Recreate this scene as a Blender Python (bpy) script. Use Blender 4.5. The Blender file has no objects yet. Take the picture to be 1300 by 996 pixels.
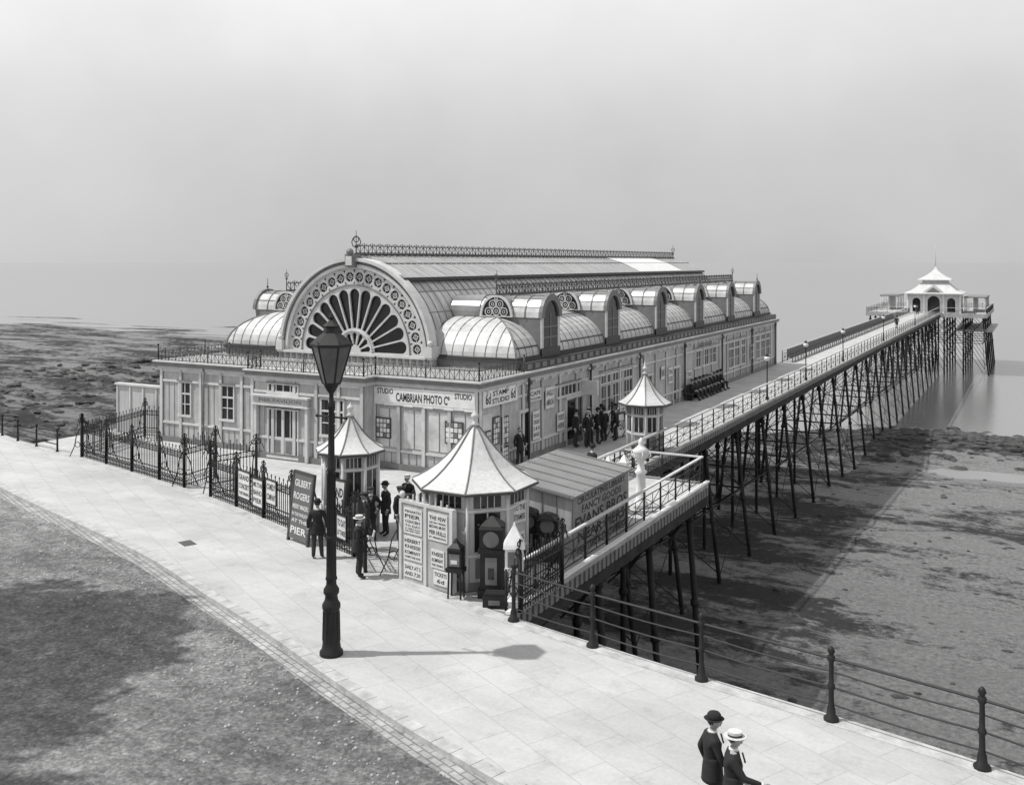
import bpy, bmesh, math, random
from mathutils import Vector, Matrix, noise
random.seed(7)
SC=bpy.context.scene
sin,cos,pi=math.sin,math.cos,math.pi
# ------------------------------------------------------------------ materials
def mat(name,c,rough=.7,var=.15,scale=2.0,bump=0,bscale=30,metal=0,spec=.4,streak=0,dirt=0):
    m=bpy.data.materials.new(name); m.use_nodes=True
    nt=m.node_tree; b=nt.nodes['Principled BSDF']
    tc=nt.nodes.new('ShaderNodeTexCoord')
    n=nt.nodes.new('ShaderNodeTexNoise'); n.inputs['Scale'].default_value=scale; n.inputs['Detail'].default_value=8; n.inputs['Roughness'].default_value=.65
    if streak:
        mp=nt.nodes.new('ShaderNodeMapping'); mp.inputs['Scale'].default_value=(6,6,.5) if streak==1 else (1,8,1)
        nt.links.new(tc.outputs['Object'],mp.inputs[0]); nt.links.new(mp.outputs[0],n.inputs['Vector'])
    else: nt.links.new(tc.outputs['Object'],n.inputs['Vector'])
    r=nt.nodes.new('ShaderNodeMapRange'); r.inputs[1].default_value=.3; r.inputs[2].default_value=.7
    r.inputs[3].default_value=c*(1-var); r.inputs[4].default_value=c*(1+var)
    nt.links.new(n.outputs[0],r.inputs[0]); out=r.outputs[0]
    if dirt:
        n3=nt.nodes.new('ShaderNodeTexNoise'); n3.inputs['Scale'].default_value=.7; n3.inputs['Detail'].default_value=9; n3.inputs['Roughness'].default_value=.75
        nt.links.new(tc.outputs['Object'],n3.inputs['Vector'])
        r3=nt.nodes.new('ShaderNodeMapRange'); r3.inputs[1].default_value=.42; r3.inputs[2].default_value=.62; r3.inputs[3].default_value=1; r3.inputs[4].default_value=1-dirt
        nt.links.new(n3.outputs[0],r3.inputs[0]); mm=nt.nodes.new('ShaderNodeMath'); mm.operation='MULTIPLY'
        nt.links.new(out,mm.inputs[0]); nt.links.new(r3.outputs[0],mm.inputs[1]); out=mm.outputs[0]
    nt.links.new(out,b.inputs['Base Color'])
    b.inputs['Roughness'].default_value=rough; b.inputs['Metallic'].default_value=metal
    b.inputs['Specular IOR Level'].default_value=spec
    if bump:
        n2=nt.nodes.new('ShaderNodeTexNoise'); n2.inputs['Scale'].default_value=bscale; n2.inputs['Detail'].default_value=5
        nt.links.new(tc.outputs['Object'],n2.inputs['Vector'])
        bp=nt.nodes.new('ShaderNodeBump'); bp.inputs['Strength'].default_value=bump; bp.inputs['Distance'].default_value=.05
        nt.links.new(n2.outputs[0],bp.inputs['Height']); nt.links.new(bp.outputs[0],b.inputs['Normal'])
    return m
WALL=mat('painted_timber',.44,.6,.18,1.3,streak=1,dirt=.18)
WALL2=mat('painted_panel',.48,.6,.16,1.6,streak=1,dirt=.15)
TRIM=mat('white_trim',.58,.5,.14,2,dirt=.12)
TRIMD=mat('grey_trim',.17,.5,.2,2)
DARKT=mat('dark_trim',.055,.5,.2,2)
WHITE=mat('white_paint',.72,.5,.1,3)
GLASS=mat('dark_glass',.02,.12,.4,1.2,spec=.5)
PANE=mat('frosted_pane',.54,.25,.25,1.5)
PANED=mat('grey_pane',.20,.22,.35,1.1)
ROOF=mat('zinc_dome',.52,.45,.2,1.1,dirt=.2)
ROOFM=mat('glazed_barrel',.40,.3,.34,.7,streak=2,dirt=.2)
ROOFT=mat('top_glazing',.29,.25,.6,.6,streak=2)
RIB=mat('rib',.14,.5,.2,3)
IRON=mat('black_iron',.016,.55,.3,4,spec=.35)
IRONG=mat('grey_iron',.07,.5,.2,4)
PILE=mat('pile_iron',.032,.8,.5,.9,spec=.2)
POSTER=mat('poster_paper',.62,.8,.14,5)
INK=mat('poster_ink',.03,.7,.1,5)
CLOTH=mat('dark_cloth',.018,.9,.3,12)
CLOTH2=mat('charcoal_cloth',.035,.9,.3,12)
SKIN=mat('skin',.30,.55,.08,9)
HAIR=mat('hair',.03,.7,.2,20)
SHOE=mat('shoe',.015,.3,.2,9)
LINEN=mat('linen',.65,.8,.05,9)
STRAW=mat('straw',.55,.7,.1,30)
STONE=mat('seawall_stone',.12,.85,.4,.8,bump=.6,bscale=4)
KERB=mat('kerb_stone',.42,.8,.3,2.5,bump=.3,bscale=25)
KROOF=mat('kiosk_roof',.58,.5,.14,2,streak=1,dirt=.18)
LAMPG=mat('lantern_glass',.10,.15,.3,2)
BARK=mat('bark',.07,.9,.3,5); LEAF=mat('leaf',.06,.7,.4,3)

def M_nodes(m):
    nt=m.node_tree; return nt,nt.nodes['Principled BSDF'],nt.links
def custom(name):
    m=bpy.data.materials.new(name); m.use_nodes=True; return m
def N(nt,t,**k):
    n=nt.nodes.new(t)
    for a,v in k.items(): setattr(n,a,v)
    return n
def mrange(nt,src,a,b,c,d):
    r=N(nt,'ShaderNodeMapRange'); 
    for i,v in enumerate((a,b,c,d)): r.inputs[i+1].default_value=v
    nt.links.new(src,r.inputs[0]); return r.outputs[0]
def math_(nt,op,a,b=None):
    n=N(nt,'ShaderNodeMath',operation=op)
    for i,x in enumerate((a,b)):
        if x is None: continue
        if isinstance(x,(int,float)): n.inputs[i].default_value=x
        else: nt.links.new(x,n.inputs[i])
    return n.outputs[0]
def noise_(nt,vec,scale,detail=6,rough=.6):
    n=N(nt,'ShaderNodeTexNoise'); n.inputs['Scale'].default_value=scale; n.inputs['Detail'].default_value=detail; n.inputs['Roughness'].default_value=rough
    nt.links.new(vec,n.inputs['Vector']); return n.outputs[0]
def bump_(nt,h,st,dist,b):
    bp=N(nt,'ShaderNodeBump'); bp.inputs['Strength'].default_value=st; bp.inputs['Distance'].default_value=dist
    nt.links.new(h,bp.inputs['Height']); nt.links.new(bp.outputs[0],b.inputs['Normal'])
def brick_(nt,vec,rot,w,h,c1,c2,mort,msz):
    mp=N(nt,'ShaderNodeMapping'); mp.inputs['Rotation'].default_value=(0,0,rot); nt.links.new(vec,mp.inputs[0])
    br=N(nt,'ShaderNodeTexBrick'); nt.links.new(mp.outputs[0],br.inputs['Vector'])
    br.inputs['Color1'].default_value=(c1,c1,c1,1); br.inputs['Color2'].default_value=(c2,c2,c2,1); br.inputs['Mortar'].default_value=(mort,)*3+(1,)
    br.inputs['Scale'].default_value=1; br.inputs['Mortar Size'].default_value=msz; br.inputs['Brick Width'].default_value=w; br.inputs['Row Height'].default_value=h
    return br
# paving
PAVE=custom('paving_slabs'); nt,b,L=M_nodes(PAVE)
tc=N(nt,'ShaderNodeTexCoord').outputs['Object']
br=brick_(nt,tc,math.radians(28),1.3,.85,.435,.475,.37,.012)
a=mrange(nt,noise_(nt,tc,.3,8,.7),.3,.7,.82,1.1); a2=mrange(nt,noise_(nt,tc,11,6,.75),.3,.7,.90,1.07)
st=mrange(nt,noise_(nt,tc,1.1,9,.78),.54,.70,1,.78)
mpw=N(nt,'ShaderNodeMapping'); mpw.inputs['Rotation'].default_value=(0,0,.42); mpw.inputs['Scale'].default_value=(.12,1.2,1); L.new(tc,mpw.inputs[0])
wr=mrange(nt,noise_(nt,mpw.outputs[0],1.0,6,.65),.35,.65,.92,1.06)
bw=N(nt,'ShaderNodeRGBToBW'); L.new(br.outputs[0],bw.inputs[0])
o_=bw.outputs[0]
for q in (a,a2,st,wr): o_=math_(nt,'MULTIPLY',o_,q)
L.new(o_,b.inputs['Base Color']); b.inputs['Roughness'].default_value=.85
bump_(nt,noise_(nt,tc,25),.15,.02,b)
# road
ROAD=custom('gravel_road'); nt,b,L=M_nodes(ROAD)
tc=N(nt,'ShaderNodeTexCoord').outputs['Object']
mp=N(nt,'ShaderNodeMapping'); mp.inputs['Rotation'].default_value=(0,0,.42); mp.inputs['Scale'].default_value=(.18,1,1); L.new(tc,mp.inputs[0])
a=mrange(nt,noise_(nt,mp.outputs[0],1.1,9,.7),.36,.64,.27,.46)
fine=noise_(nt,tc,11,7,.9); mid=noise_(nt,tc,2.4,9,.82)
vo=N(nt,'ShaderNodeTexVoronoi'); vo.inputs['Scale'].default_value=9; L.new(tc,vo.inputs['Vector'])
a2=mrange(nt,fine,.38,.62,.5,1.4); a3=mrange(nt,mid,.40,.60,.62,1.25)
a4=mrange(nt,vo.outputs['Distance'],.0,.6,1.25,.8)
big=mrange(nt,noise_(nt,tc,.14,3),.38,.62,.78,1.12)
o_=a
for q in (a2,big,a3,a4): o_=math_(nt,'MULTIPLY',o_,q)
L.new(o_,b.inputs['Base Color']); b.inputs['Roughness'].default_value=.95
bump_(nt,math_(nt,'ADD',fine,mid),1.0,.09,b)
def plankmat(name,c,rot,w):
    m=custom(name); nt,b,L=M_nodes(m); tc=N(nt,'ShaderNodeTexCoord').outputs['Object']
    br=brick_(nt,tc,rot,5.0,w,c,c*1.15,c*.55,.012); bw=N(nt,'ShaderNodeRGBToBW'); L.new(br.outputs[0],bw.inputs[0])
    a=mrange(nt,noise_(nt,tc,.8,7),.3,.7,.8,1.12)
    L.new(math_(nt,'MULTIPLY',bw.outputs[0],a),b.inputs['Base Color']); b.inputs['Roughness'].default_value=.8
    return m
PLANK=plankmat('deck_planks',.44,0,.22); PLANKS=plankmat('shed_boards',.19,0,.2)
# beach
BEACH=custom('beach_rock'); nt,b,L=M_nodes(BEACH)
tc=N(nt,'ShaderNodeTexCoord').outputs['Object']
sx=N(nt,'ShaderNodeSeparateXYZ'); L.new(tc,sx.inputs[0])
mpb=N(nt,'ShaderNodeMapping'); mpb.inputs['Rotation'].default_value=(0,0,.5); mpb.inputs['Scale'].default_value=(.5,1.5,1); L.new(tc,mpb.inputs[0])
n1=noise_(nt,mpb.outputs[0],.10,10,.74); n2=noise_(nt,tc,.7,9,.82); n3=noise_(nt,tc,4,6,.8)
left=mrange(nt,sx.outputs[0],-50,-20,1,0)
thr=math_(nt,'ADD',math_(nt,'MULTIPLY',n1,.6),math_(nt,'MULTIPLY',n2,.4))
thr=math_(nt,'SUBTRACT',thr,math_(nt,'MULTIPLY',left,.030))
thr=math_(nt,'ADD',thr,.018)
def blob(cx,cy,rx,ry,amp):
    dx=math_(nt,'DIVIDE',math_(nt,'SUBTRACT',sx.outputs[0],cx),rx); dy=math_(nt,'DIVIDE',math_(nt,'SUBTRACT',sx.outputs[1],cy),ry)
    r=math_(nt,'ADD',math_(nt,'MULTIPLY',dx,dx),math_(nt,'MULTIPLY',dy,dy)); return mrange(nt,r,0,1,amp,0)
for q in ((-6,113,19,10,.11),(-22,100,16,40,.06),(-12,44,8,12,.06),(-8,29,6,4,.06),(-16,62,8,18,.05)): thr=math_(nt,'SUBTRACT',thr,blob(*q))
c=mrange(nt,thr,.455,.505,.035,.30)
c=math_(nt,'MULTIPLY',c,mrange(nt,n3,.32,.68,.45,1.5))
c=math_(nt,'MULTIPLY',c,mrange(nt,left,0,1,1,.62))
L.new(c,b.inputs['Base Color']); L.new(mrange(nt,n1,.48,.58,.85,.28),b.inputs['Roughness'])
bump_(nt,math_(nt,'ADD',n2,math_(nt,'MULTIPLY',n3,.35)),1.0,.7,b)
# sea
SEA=custom('sea_water'); nt,b,L=M_nodes(SEA)
tc=N(nt,'ShaderNodeTexCoord').outputs['Object']
b.inputs['Base Color'].default_value=(.20,.20,.20,1); b.inputs['Roughness'].default_value=.16; b.inputs['IOR'].default_value=1.33
mp=N(nt,'ShaderNodeMapping'); mp.inputs['Scale'].default_value=(1,2.2,1); L.new(tc,mp.inputs[0])
bump_(nt,math_(nt,'ADD',noise_(nt,mp.outputs[0],.5,6,.7),noise_(nt,mp.outputs[0],.05,3)),.05,.3,b)

# ------------------------------------------------------------------ mesh builder
class M:
    def __init__(s): s.v=[];s.f=[];s.m=[];s.sm=[];s.mats=[]
    def add(s,vs,fs,mt,smooth=False,X=None):
        if mt not in s.mats: s.mats.append(mt)
        i=s.mats.index(mt); o=len(s.v)
        for p in vs:
            p=Vector(p)
            if X is not None: p=X@p
            s.v.append(tuple(p))
        for f in fs:
            s.f.append([o+k for k in f]); s.m.append(i); s.sm.append(smooth)
    def box(s,x0,x1,y0,y1,z0,z1,mt,X=None):
        s.add([(x0,y0,z0),(x1,y0,z0),(x1,y1,z0),(x0,y1,z0),(x0,y0,z1),(x1,y0,z1),(x1,y1,z1),(x0,y1,z1)],
          [(0,3,2,1),(4,5,6,7),(0,1,5,4),(1,2,6,5),(2,3,7,6),(3,0,4,7)],mt,X=X)
    def wall(s,p0,p1,w,z0,z1,mt):
        d=Vector((p1[0]-p0[0],p1[1]-p0[1])); d.normalize(); n=Vector((-d.y,d.x))*w/2
        a=[(p0[0]-n.x,p0[1]-n.y),(p1[0]-n.x,p1[1]-n.y),(p1[0]+n.x,p1[1]+n.y),(p0[0]+n.x,p0[1]+n.y)]
        s.add([(x,y,z0) for x,y in a]+[(x,y,z1) for x,y in a],[(0,3,2,1),(4,5,6,7),(0,1,5,4),(1,2,6,5),(2,3,7,6),(3,0,4,7)],mt)
    def rod(s,a,b,r,mt,n=5,r2=None,X=None,smooth=True):
        a=Vector(a);b=Vector(b); d=b-a
        if d.length<1e-6: return
        q=d.to_track_quat('Z','Y'); r2=r if r2 is None else r2
        vs=[a+q@Vector((r*cos(2*pi*k/n+pi/n),r*sin(2*pi*k/n+pi/n),0)) for k in range(n)]+[b+q@Vector((r2*cos(2*pi*k/n+pi/n),r2*sin(2*pi*k/n+pi/n),0)) for k in range(n)]
        fs=[(k,(k+1)%n,n+(k+1)%n,n+k) for k in range(n)]+[tuple(range(n-1,-1,-1)),tuple(range(n,2*n))]
        s.add(vs,fs,mt,smooth and n>5,X)
    def beam(s,a,b,w,h,mt,X=None):
        a=Vector(a);b=Vector(b); d=(b-a).normalized(); up=Vector((0,0,1))
        if abs(d.z)>.95: up=Vector((0,1,0))
        r=d.cross(up).normalized()*w/2; u=r.cross(d).normalized()*h/2
        vs=[a-r-u,a+r-u,a+r+u,a-r+u,b-r-u,b+r-u,b+r+u,b-r+u]
        s.add(vs,[(0,3,2,1),(4,5,6,7),(0,1,5,4),(1,2,6,5),(2,3,7,6),(3,0,4,7)],mt,X=X)
    def path(s,pts,r,mt,n=4,closed=False,X=None):
        k=len(pts)
        for i in range(k if closed else k-1): s.rod(pts[i],pts[(i+1)%k],r,mt,n,X=X)
    def ring(s,c,R,r,mt,u=(1,0,0),w=(0,0,1),n=8,m=4,X=None):
        c=Vector(c);u=Vector(u);w=Vector(w)
        s.path([c+u*R*cos(2*pi*k/n)+w*R*sin(2*pi*k/n) for k in range(n)],r,mt,m,True,X)
    def lathe(s,cx,cy,prof,mt,n=12,rot=0,smooth=True,X=None,sx=1,sy=1):
        vs=[];fs=[]
        for r,z in prof:
            for k in range(n):
                a=rot+2*pi*k/n; vs.append((cx+sx*r*cos(a),cy+sy*r*sin(a),z))
        for j in range(len(prof)-1):
            for k in range(n): fs.append((j*n+k,j*n+(k+1)%n,(j+1)*n+(k+1)%n,(j+1)*n+k))
        fs.append(tuple(range(n-1,-1,-1))); fs.append(tuple((len(prof)-1)*n+k for k in range(n)))
        s.add(vs,fs,mt,smooth,X)
    def ball(s,c,r,mt,n=8,sc=(1,1,1),X=None):
        prof=[(max(.001,sin(pi*j/n*1.0)),-cos(pi*j/n)) for j in range(n+1)]
        T=Matrix.Translation(c)@Matrix.Diagonal((r*sc[0],r*sc[1],r*sc[2],1))
        if X is not None: T=X@T
        s.lathe(0,0,prof,mt,max(n,6),X=T)
    def build(s,name,parent=None,auto=False):
        me=bpy.data.meshes.new(name); me.from_pydata(s.v,[],s.f)
        for m in s.mats: me.materials.append(m)
        me.polygons.foreach_set('material_index',s.m); me.polygons.foreach_set('use_smooth',s.sm)
        me.update()
        o=bpy.data.objects.new(name,me); SC.collection.objects.link(o)
        if parent: o.parent=parent
        return o
def empty(name):
    o=bpy.data.objects.new(name,None); o.empty_display_size=.2; SC.collection.objects.link(o); return o
def evalgeo(ob):
    bpy.context.view_layer.update(); dg=bpy.context.evaluated_depsgraph_get(); e=ob.evaluated_get(dg); me=e.to_mesh()
    vs=[v.co.copy() for v in me.vertices]; fs=[tuple(p.vertices) for p in me.polygons]; e.to_mesh_clear()
    d=ob.data; bpy.data.objects.remove(ob)
    return vs,fs
_tc={}
def textgeo(t):
    if t in _tc: return _tc[t]
    cu=bpy.data.curves.new('t','FONT'); cu.body=t; cu.size=1; cu.align_x='CENTER'; cu.align_y='CENTER'; cu.resolution_u=2; cu.offset=.02
    o=bpy.data.objects.new('t',cu); SC.collection.objects.link(o); vs,fs=evalgeo(o); _tc[t]=(vs,fs); return vs,fs
def add_text(m,t,X,w,h,mt):
    vs,fs=textgeo(t)
    if not vs: return
    x0=min(v.x for v in vs);x1=max(v.x for v in vs);y0=min(v.y for v in vs);y1=max(v.y for v in vs)
    vv=[Vector(((v.x-(x0+x1)/2)/(x1-x0)*w,(v.y-(y0+y1)/2)/(y1-y0)*h,0)) for v in vs]
    m.add(vv,fs,mt,X=X)
def plategeo(contours,ext):
    cu=bpy.data.curves.new('p','CURVE'); cu.dimensions='2D'; cu.fill_mode='BOTH'; cu.extrude=ext
    for c in contours:
        sp=cu.splines.new('POLY'); sp.points.add(len(c)-1)
        for i,(x,y) in enumerate(c): sp.points[i].co=(x,y,0,1)
        sp.use_cyclic_u=True
    o=bpy.data.objects.new('p',cu); SC.collection.objects.link(o); return evalgeo(o)
def XF(o,u,w):
    u=Vector(u).normalized();w=Vector(w).normalized();n=u.cross(w)
    return Matrix(((u.x,w.x,n.x,o[0]),(u.y,w.y,n.y,o[1]),(u.z,w.z,n.z,o[2]),(0,0,0,1)))
def poster(m,c,u,w,h,lines=(),board=POSTER,rim=None):
    X=XF(c,u,(0,0,1))
    m.box(-w/2,w/2,-h/2,h/2,0,.02,board,X=X)
    if rim:
        for a in ((-w/2-.04,-w/2,-h/2-.04,h/2+.04),(w/2,w/2+.04,-h/2-.04,h/2+.04),(-w/2,w/2,h/2,h/2+.04),(-w/2,w/2,-h/2-.04,-h/2)): m.box(*a,0,.04,rim,X=X)
    y=h/2*.88
    tot=sum(l[1] for l in lines) if lines else 1
    for t,k in lines:
        hh=h*.88*k/tot
        X2=XF(Vector(c)+Vector((0,0,y-hh/2))+Vector(X.to_3x3()@Vector((0,0,.024))),u,(0,0,1))
        add_text(m,t,X2,w*(.86 if len(t)>3 else .5),hh*.62,INK); y-=hh
def catmull(P,n):
    out=[]
    P=[2*Vector(P[0])-Vector(P[1])]+[Vector(p) for p in P]+[2*Vector(P[-1])-Vector(P[-2])]
    for i in range(1,len(P)-2):
        a,b,c,d=P[i-1:i+3]
        for k in range(n):
            t=k/n
            out.append(.5*((2*b)+(c-a)*t+(2*a-5*b+4*c-d)*t*t+(-a+3*b-3*c+d)*t**3))
    out.append(P[-2]); return out
def resample(P,n):
    L=[0]
    for a,b in zip(P,P[1:]): L.append(L[-1]+(b-a).length)
    out=[];j=0
    for k in range(n+1):
        d=L[-1]*k/n
        while j<len(P)-2 and L[j+1]<d: j+=1
        seg=L[j+1]-L[j]; out.append(P[j].lerp(P[j+1],(d-L[j])/seg if seg else 0))
    return out
# ------------------------------------------------------------------ ground
EDGE=[(-120,62),(-85,46.5),(-62,37.2),(-48.1,31.9),(-38.9,29.8),(-29,27.4),(-22.3,25.1),(-15.8,22.7),(-11.6,21.5),(-9.3,21.0),(-6.4,20.4),(-3.6,19.9),(-.9,19.3),(2,18.5),(5,17.6),(9,16.2),(20,12),(45,0)]
KRB=[(-120,52),(-85,41),(-60,32.5),(-48,28.3),(-36.6,24.3),(-24.9,21.0),(-20.1,19.2),(-16.4,17.8),(-13.6,16.6),(-11.3,15.7),(-9.6,15.1),(-8.05,14.6),(-4,13.3),(0,12.0),(6,10),(20,4),(40,-8)]
EC=catmull(EDGE,8); KC=catmull(KRB,8)
def edge_s(t):
    for a,b in zip(EC,EC[1:]):
        if a.x<=t<=b.x: return a.y+(b.y-a.y)*(t-a.x)/(b.x-a.x)
    return 20
m=M(); E=resample(EC,140); K=resample(KC,140)
vs=[];fs=[]
for e,k in zip(E,K): vs+= [(e.x,e.y,0),(k.x,k.y,0)]
for i in range(140): fs.append((2*i,2*i+1,2*i+3,2*i+2))
m.add(vs,fs,PAVE); m.build('promenade_pavement')
m=M(); vs=[];fs=[]
for k in K: vs+=[(k.x,k.y,-.12),(k.x,-90,-.12)]
for i in range(140): fs.append((2*i,2*i+1,2*i+3,2*i+2))
m.add(vs,fs,ROAD)
m.box(-400,400,-400,-90,-.5,-.121,ROAD); m.build('road')
def offset(P,d):
    out=[]
    for i,p in enumerate(P):
        a=P[max(0,i-1)];b=P[min(len(P)-1,i+1)]; t=(b-a).normalized(); out.append(p+Vector((-t.y,t.x))*d)
    return out
def strip(m,P,d0,d1,z0,z1,mt):
    A=offset(P,d0);B=offset(P,d1);n=len(P);vs=[];fs=[]
    for a,b in zip(A,B): vs+=[(a.x,a.y,z0),(a.x,a.y,z1),(b.x,b.y,z1),(b.x,b.y,z0)]
    for i in range(n-1):
        o=4*i
        fs+=[(o,o+4,o+5,o+1),(o+1,o+5,o+6,o+2),(o+2,o+6,o+7,o+3)]
    m.add(vs,fs,mt)
m=M(); strip(m,K,-.02,.28,-.13,.008,KERB)
KF=resample(KC,300)
for a,b_ in zip(offset(KF,-.025),offset(KF,.285)): m.rod((a.x,a.y,.006),(b_.x,b_.y,.006),.008,TRIMD,3)
m.build('kerb')
GUT=custom('gutter_setts'); nt,b,L=M_nodes(GUT)
tc=N(nt,'ShaderNodeTexCoord').outputs['Object']
br=brick_(nt,tc,math.radians(22),.32,.16,.34,.42,.20,.02); bw=N(nt,'ShaderNodeRGBToBW'); L.new(br.outputs[0],bw.inputs[0])
L.new(math_(nt,'MULTIPLY',bw.outputs[0],mrange(nt,noise_(nt,tc,1.5,8,.8),.35,.65,.5,1.2)),b.inputs['Base Color']); b.inputs['Roughness'].default_value=.9
m=M(); strip(m,K,-.44,-.02,-.13,-.108,GUT); m.build('gutter')
m=M(); rg=random.Random(11); PEB=mat('loose_stone',.36,.9,.4,4)
for k in range(2600):
    i=rg.randrange(90,240); p=KF[i]; n_=abs(rg.gauss(0,1.6))+.4; q=p+Vector((-.35,-.94))*n_+Vector((rg.uniform(-.4,.4),0)); r=rg.uniform(.012,.045)
    m.lathe(q.x,q.y,[(r,-.12),(r*.9,-.12+r*.6),(r*.3,-.12+r)],PEB,5,rg.random()*3,False)
m.build('loose_gravel')
m=M(); strip(m,E,-.36,.06,-.3,.012,KERB); strip(m,E,-.25,0.0,-9.5,-.3,STONE); m.build('sea_wall')
m=M(); m.box(-.3,.3,-.2,.2,.002,.008,IRONG,X=Matrix.Translation((-24.0,22.3,0))@Matrix.Rotation(-.4,4,'Z')); m.build('drain_cover')
# terrain
def gz(t,s):
    sw=125
    if t<-35: sw=125+min(75,(-35-t)*.42)
    f=max(0,min(1.6,(s-20)/(sw-20)))
    z=-6.2-4.35*f**.62
    if f>1: z=-10.55-(f-1)*3
    lf=max(0,min(1,(-36-t)/12))
    n=noise.fractal(Vector((t*.06,s*.06,1.3)),1,2.1,5)*.35+noise.fractal(Vector((t*.35,s*.35,4)),1,2.1,4)*(.16+.22*lf)
    rg_=abs(noise.noise(Vector((t*.11+s*.05,s*.22,8)))); n+=lf*(.45-rg_*1.6)*.5
    z+=n
    g=math.exp(-((t+6)/15)**2-((s-113-(t+6)*.25)/7)**2); z+=g*.85
    g=math.exp(-((t-2)/17)**2-((s-98-(t+6)*.2)/4.5)**2); z-=g*.85
    g=math.exp(-((t+42)/50)**2-((s-150)/60)**2); z-=g*.3
    return z
xs=[-420,-370,-330,-300,-275,-250,-230,-215,-200,-185,-170,-156]+[-144+2.5*k for k in range(26)]+[-79+1.0*k for k in range(127)]+[48.5,54,62,72,90,120,180,300,500]
ys=[5,12]+[17+1.0*k for k in range(125)]+[142+4*k for k in range(36)]+[300,340,400,600]
vs=[(x,y,gz(x,y)) for y in ys for x in xs]; nx=len(xs)
fs=[(j*nx+i,j*nx+i+1,(j+1)*nx+i+1,(j+1)*nx+i) for j in range(len(ys)-1) for i in range(nx-1)]
vs=[(x,y,z if y>edge_s(max(-119,min(44,x)))-3 else -9) for x,y,z in vs]
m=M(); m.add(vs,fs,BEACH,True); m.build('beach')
m=M(); m.add([(-30000,5,-10.5),(30000,5,-10.5),(30000,40000,-10.5),(-30000,40000,-10.5)],[(0,1,2,3)],SEA); m.build('sea')
m=M(); rb=random.Random(3)
ROCK=mat('boulder',.06,.9,.6,1.5,bump=.5,bscale=6)
for k in range(3200):
    if k<2200: t_=rb.uniform(-150,-42); s_=rb.uniform(edge_s(max(-119,t_))+1,edge_s(max(-119,t_))+110); r=rb.uniform(.12,.7)*(1+(s_-40)/160)
    elif k<2700: t_=rb.gauss(-7,9); s_=113+(t_+6)*.25+rb.gauss(0,4.5); r=rb.uniform(.2,.7)
    else: t_=rb.uniform(-15,28); s_=rb.uniform(edge_s(t_)+1,110); r=rb.uniform(.06,.26)
    z=gz(t_,s_)
    pr=[(r*.9,-r*.3),(r,r*.08),(r*.7,r*.28),(r*.2,r*.38)]
    m.lathe(0,0,pr,ROCK,6,rb.random()*3,False,X=Matrix.Translation((t_,s_,z))@Matrix.Rotation(rb.uniform(-.4,.4),4,'X')@Matrix.Diagonal((rb.uniform(.6,1.6),rb.uniform(.6,1.2),1,1)))
m.build('foreshore_boulders')

# ------------------------------------------------------------------ pavilion
TL,TR,S0,S1=-39.2,-20.5,34.7,86.4; CX=-29.85
pav=empty('pier_pavilion')
m=M()
m.box(TL,TR,S0,S1,-.1,3.86,WALL); m.box(-32.3,-25.8,33.9,S0+.05,-.1,3.86,WALL)
m.build('walls',pav)
class Wl:
    def __init__(s,o,u): s.o=Vector(o);s.u=Vector(u);s.n=s.u.cross(Vector((0,0,1)))
    def box(s,m,u0,u1,z0,z1,d0,d1,mt):
        X=XF(s.o,s.u,(0,0,1)); m.box(u0,u1,z0,z1,d0,d1,mt,X=X)
    def window(s,m,u0,u1,z0,z1,nx,nz,fr=TRIM,gl=GLASS,tr=None):
        s.box(m,u0,u1,z0,z1,-.02,.012,gl)
        w=.07
        s.box(m,u0-w,u0,z0-w,z1+w,0,.075,fr);s.box(m,u1,u1+w,z0-w,z1+w,0,.075,fr)
        s.box(m,u0,u1,z1,z1+w,0,.075,fr);s.box(m,u0-.1,u1+.1,z0-w-.04,z0,0,.11,fr)
        s.box(m,u0-.12,u1+.12,z1+w,z1+w+.05,0,.13,TRIMD)
        for k in range(1,nx):
            x=u0+(u1-u0)*k/nx; s.box(m,x-.022,x+.022,z0,z1,.01,.05,fr)
        for k in range(1,nz):
            z=z0+(z1-z0)*k/nz; s.box(m,u0,u1,z-.02,z+.02,.01,.046,fr)
        if tr: s.box(m,u0,u1,tr-.04,tr+.04,.01,.065,fr)
    def text(s,m,t,u,z,d,w,h,mt=INK):
        add_text(m,t,XF(s.o+s.u*u+Vector((0,0,z))+s.n*d,s.u,(0,0,1)),w,h,mt)
FR=Wl((0,S0,0),(1,0,0)); BY=Wl((0,33.9,0),(1,0,0)); RT=Wl((TR,0,0),(0,1,0))
def panel(m,W,a,b,n,zs=(1.0,3.0),skip=(),bat=.31):
    st=(b-a)/n
    for k in range(n+1):
        u=a+st*k; W.box(m,u-.08,u+.08,0,3.7,0,.085,WALL2 if k%2 else TRIM)
        W.box(m,u-.11,u-.08,0,3.6,0,.03,TRIMD);W.box(m,u+.08,u+.11,0,3.6,0,.03,TRIMD)
    W.box(m,a,b,0,.25,0,.1,TRIMD)
    for k in range(n):
        x0=a+st*k+.11;x1=a+st*(k+1)-.11
        for z in zs: W.box(m,x0,x1,z-.06,z+.06,0,.06,TRIM);W.box(m,x0,x1,z-.085,z-.06,0,.03,TRIMD)
        W.box(m,x0,x1,3.5,3.62,0,.06,TRIM)
        q=x0+bat
        while q<x1-.08:
            W.box(m,q-.012,q+.012,.25,zs[0]-.085,0,.02,TRIMD)
            if k not in skip: W.box(m,q-.012,q+.012,zs[0]+.06,zs[-1]-.085,0,.015,TRIMD)
            q+=bat
m=M()
panel(m,FR,TL+.08,-32.3,5,(.95,3.05),skip=(1,3),bat=.38)
panel(m,FR,-25.8,TR-.08,4,(.8,2.8),skip=(0,1,2,3),bat=.4)
panel(m,BY,-32.22,-25.88,5,(.95,3.05),skip=(1,2,4))
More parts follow.
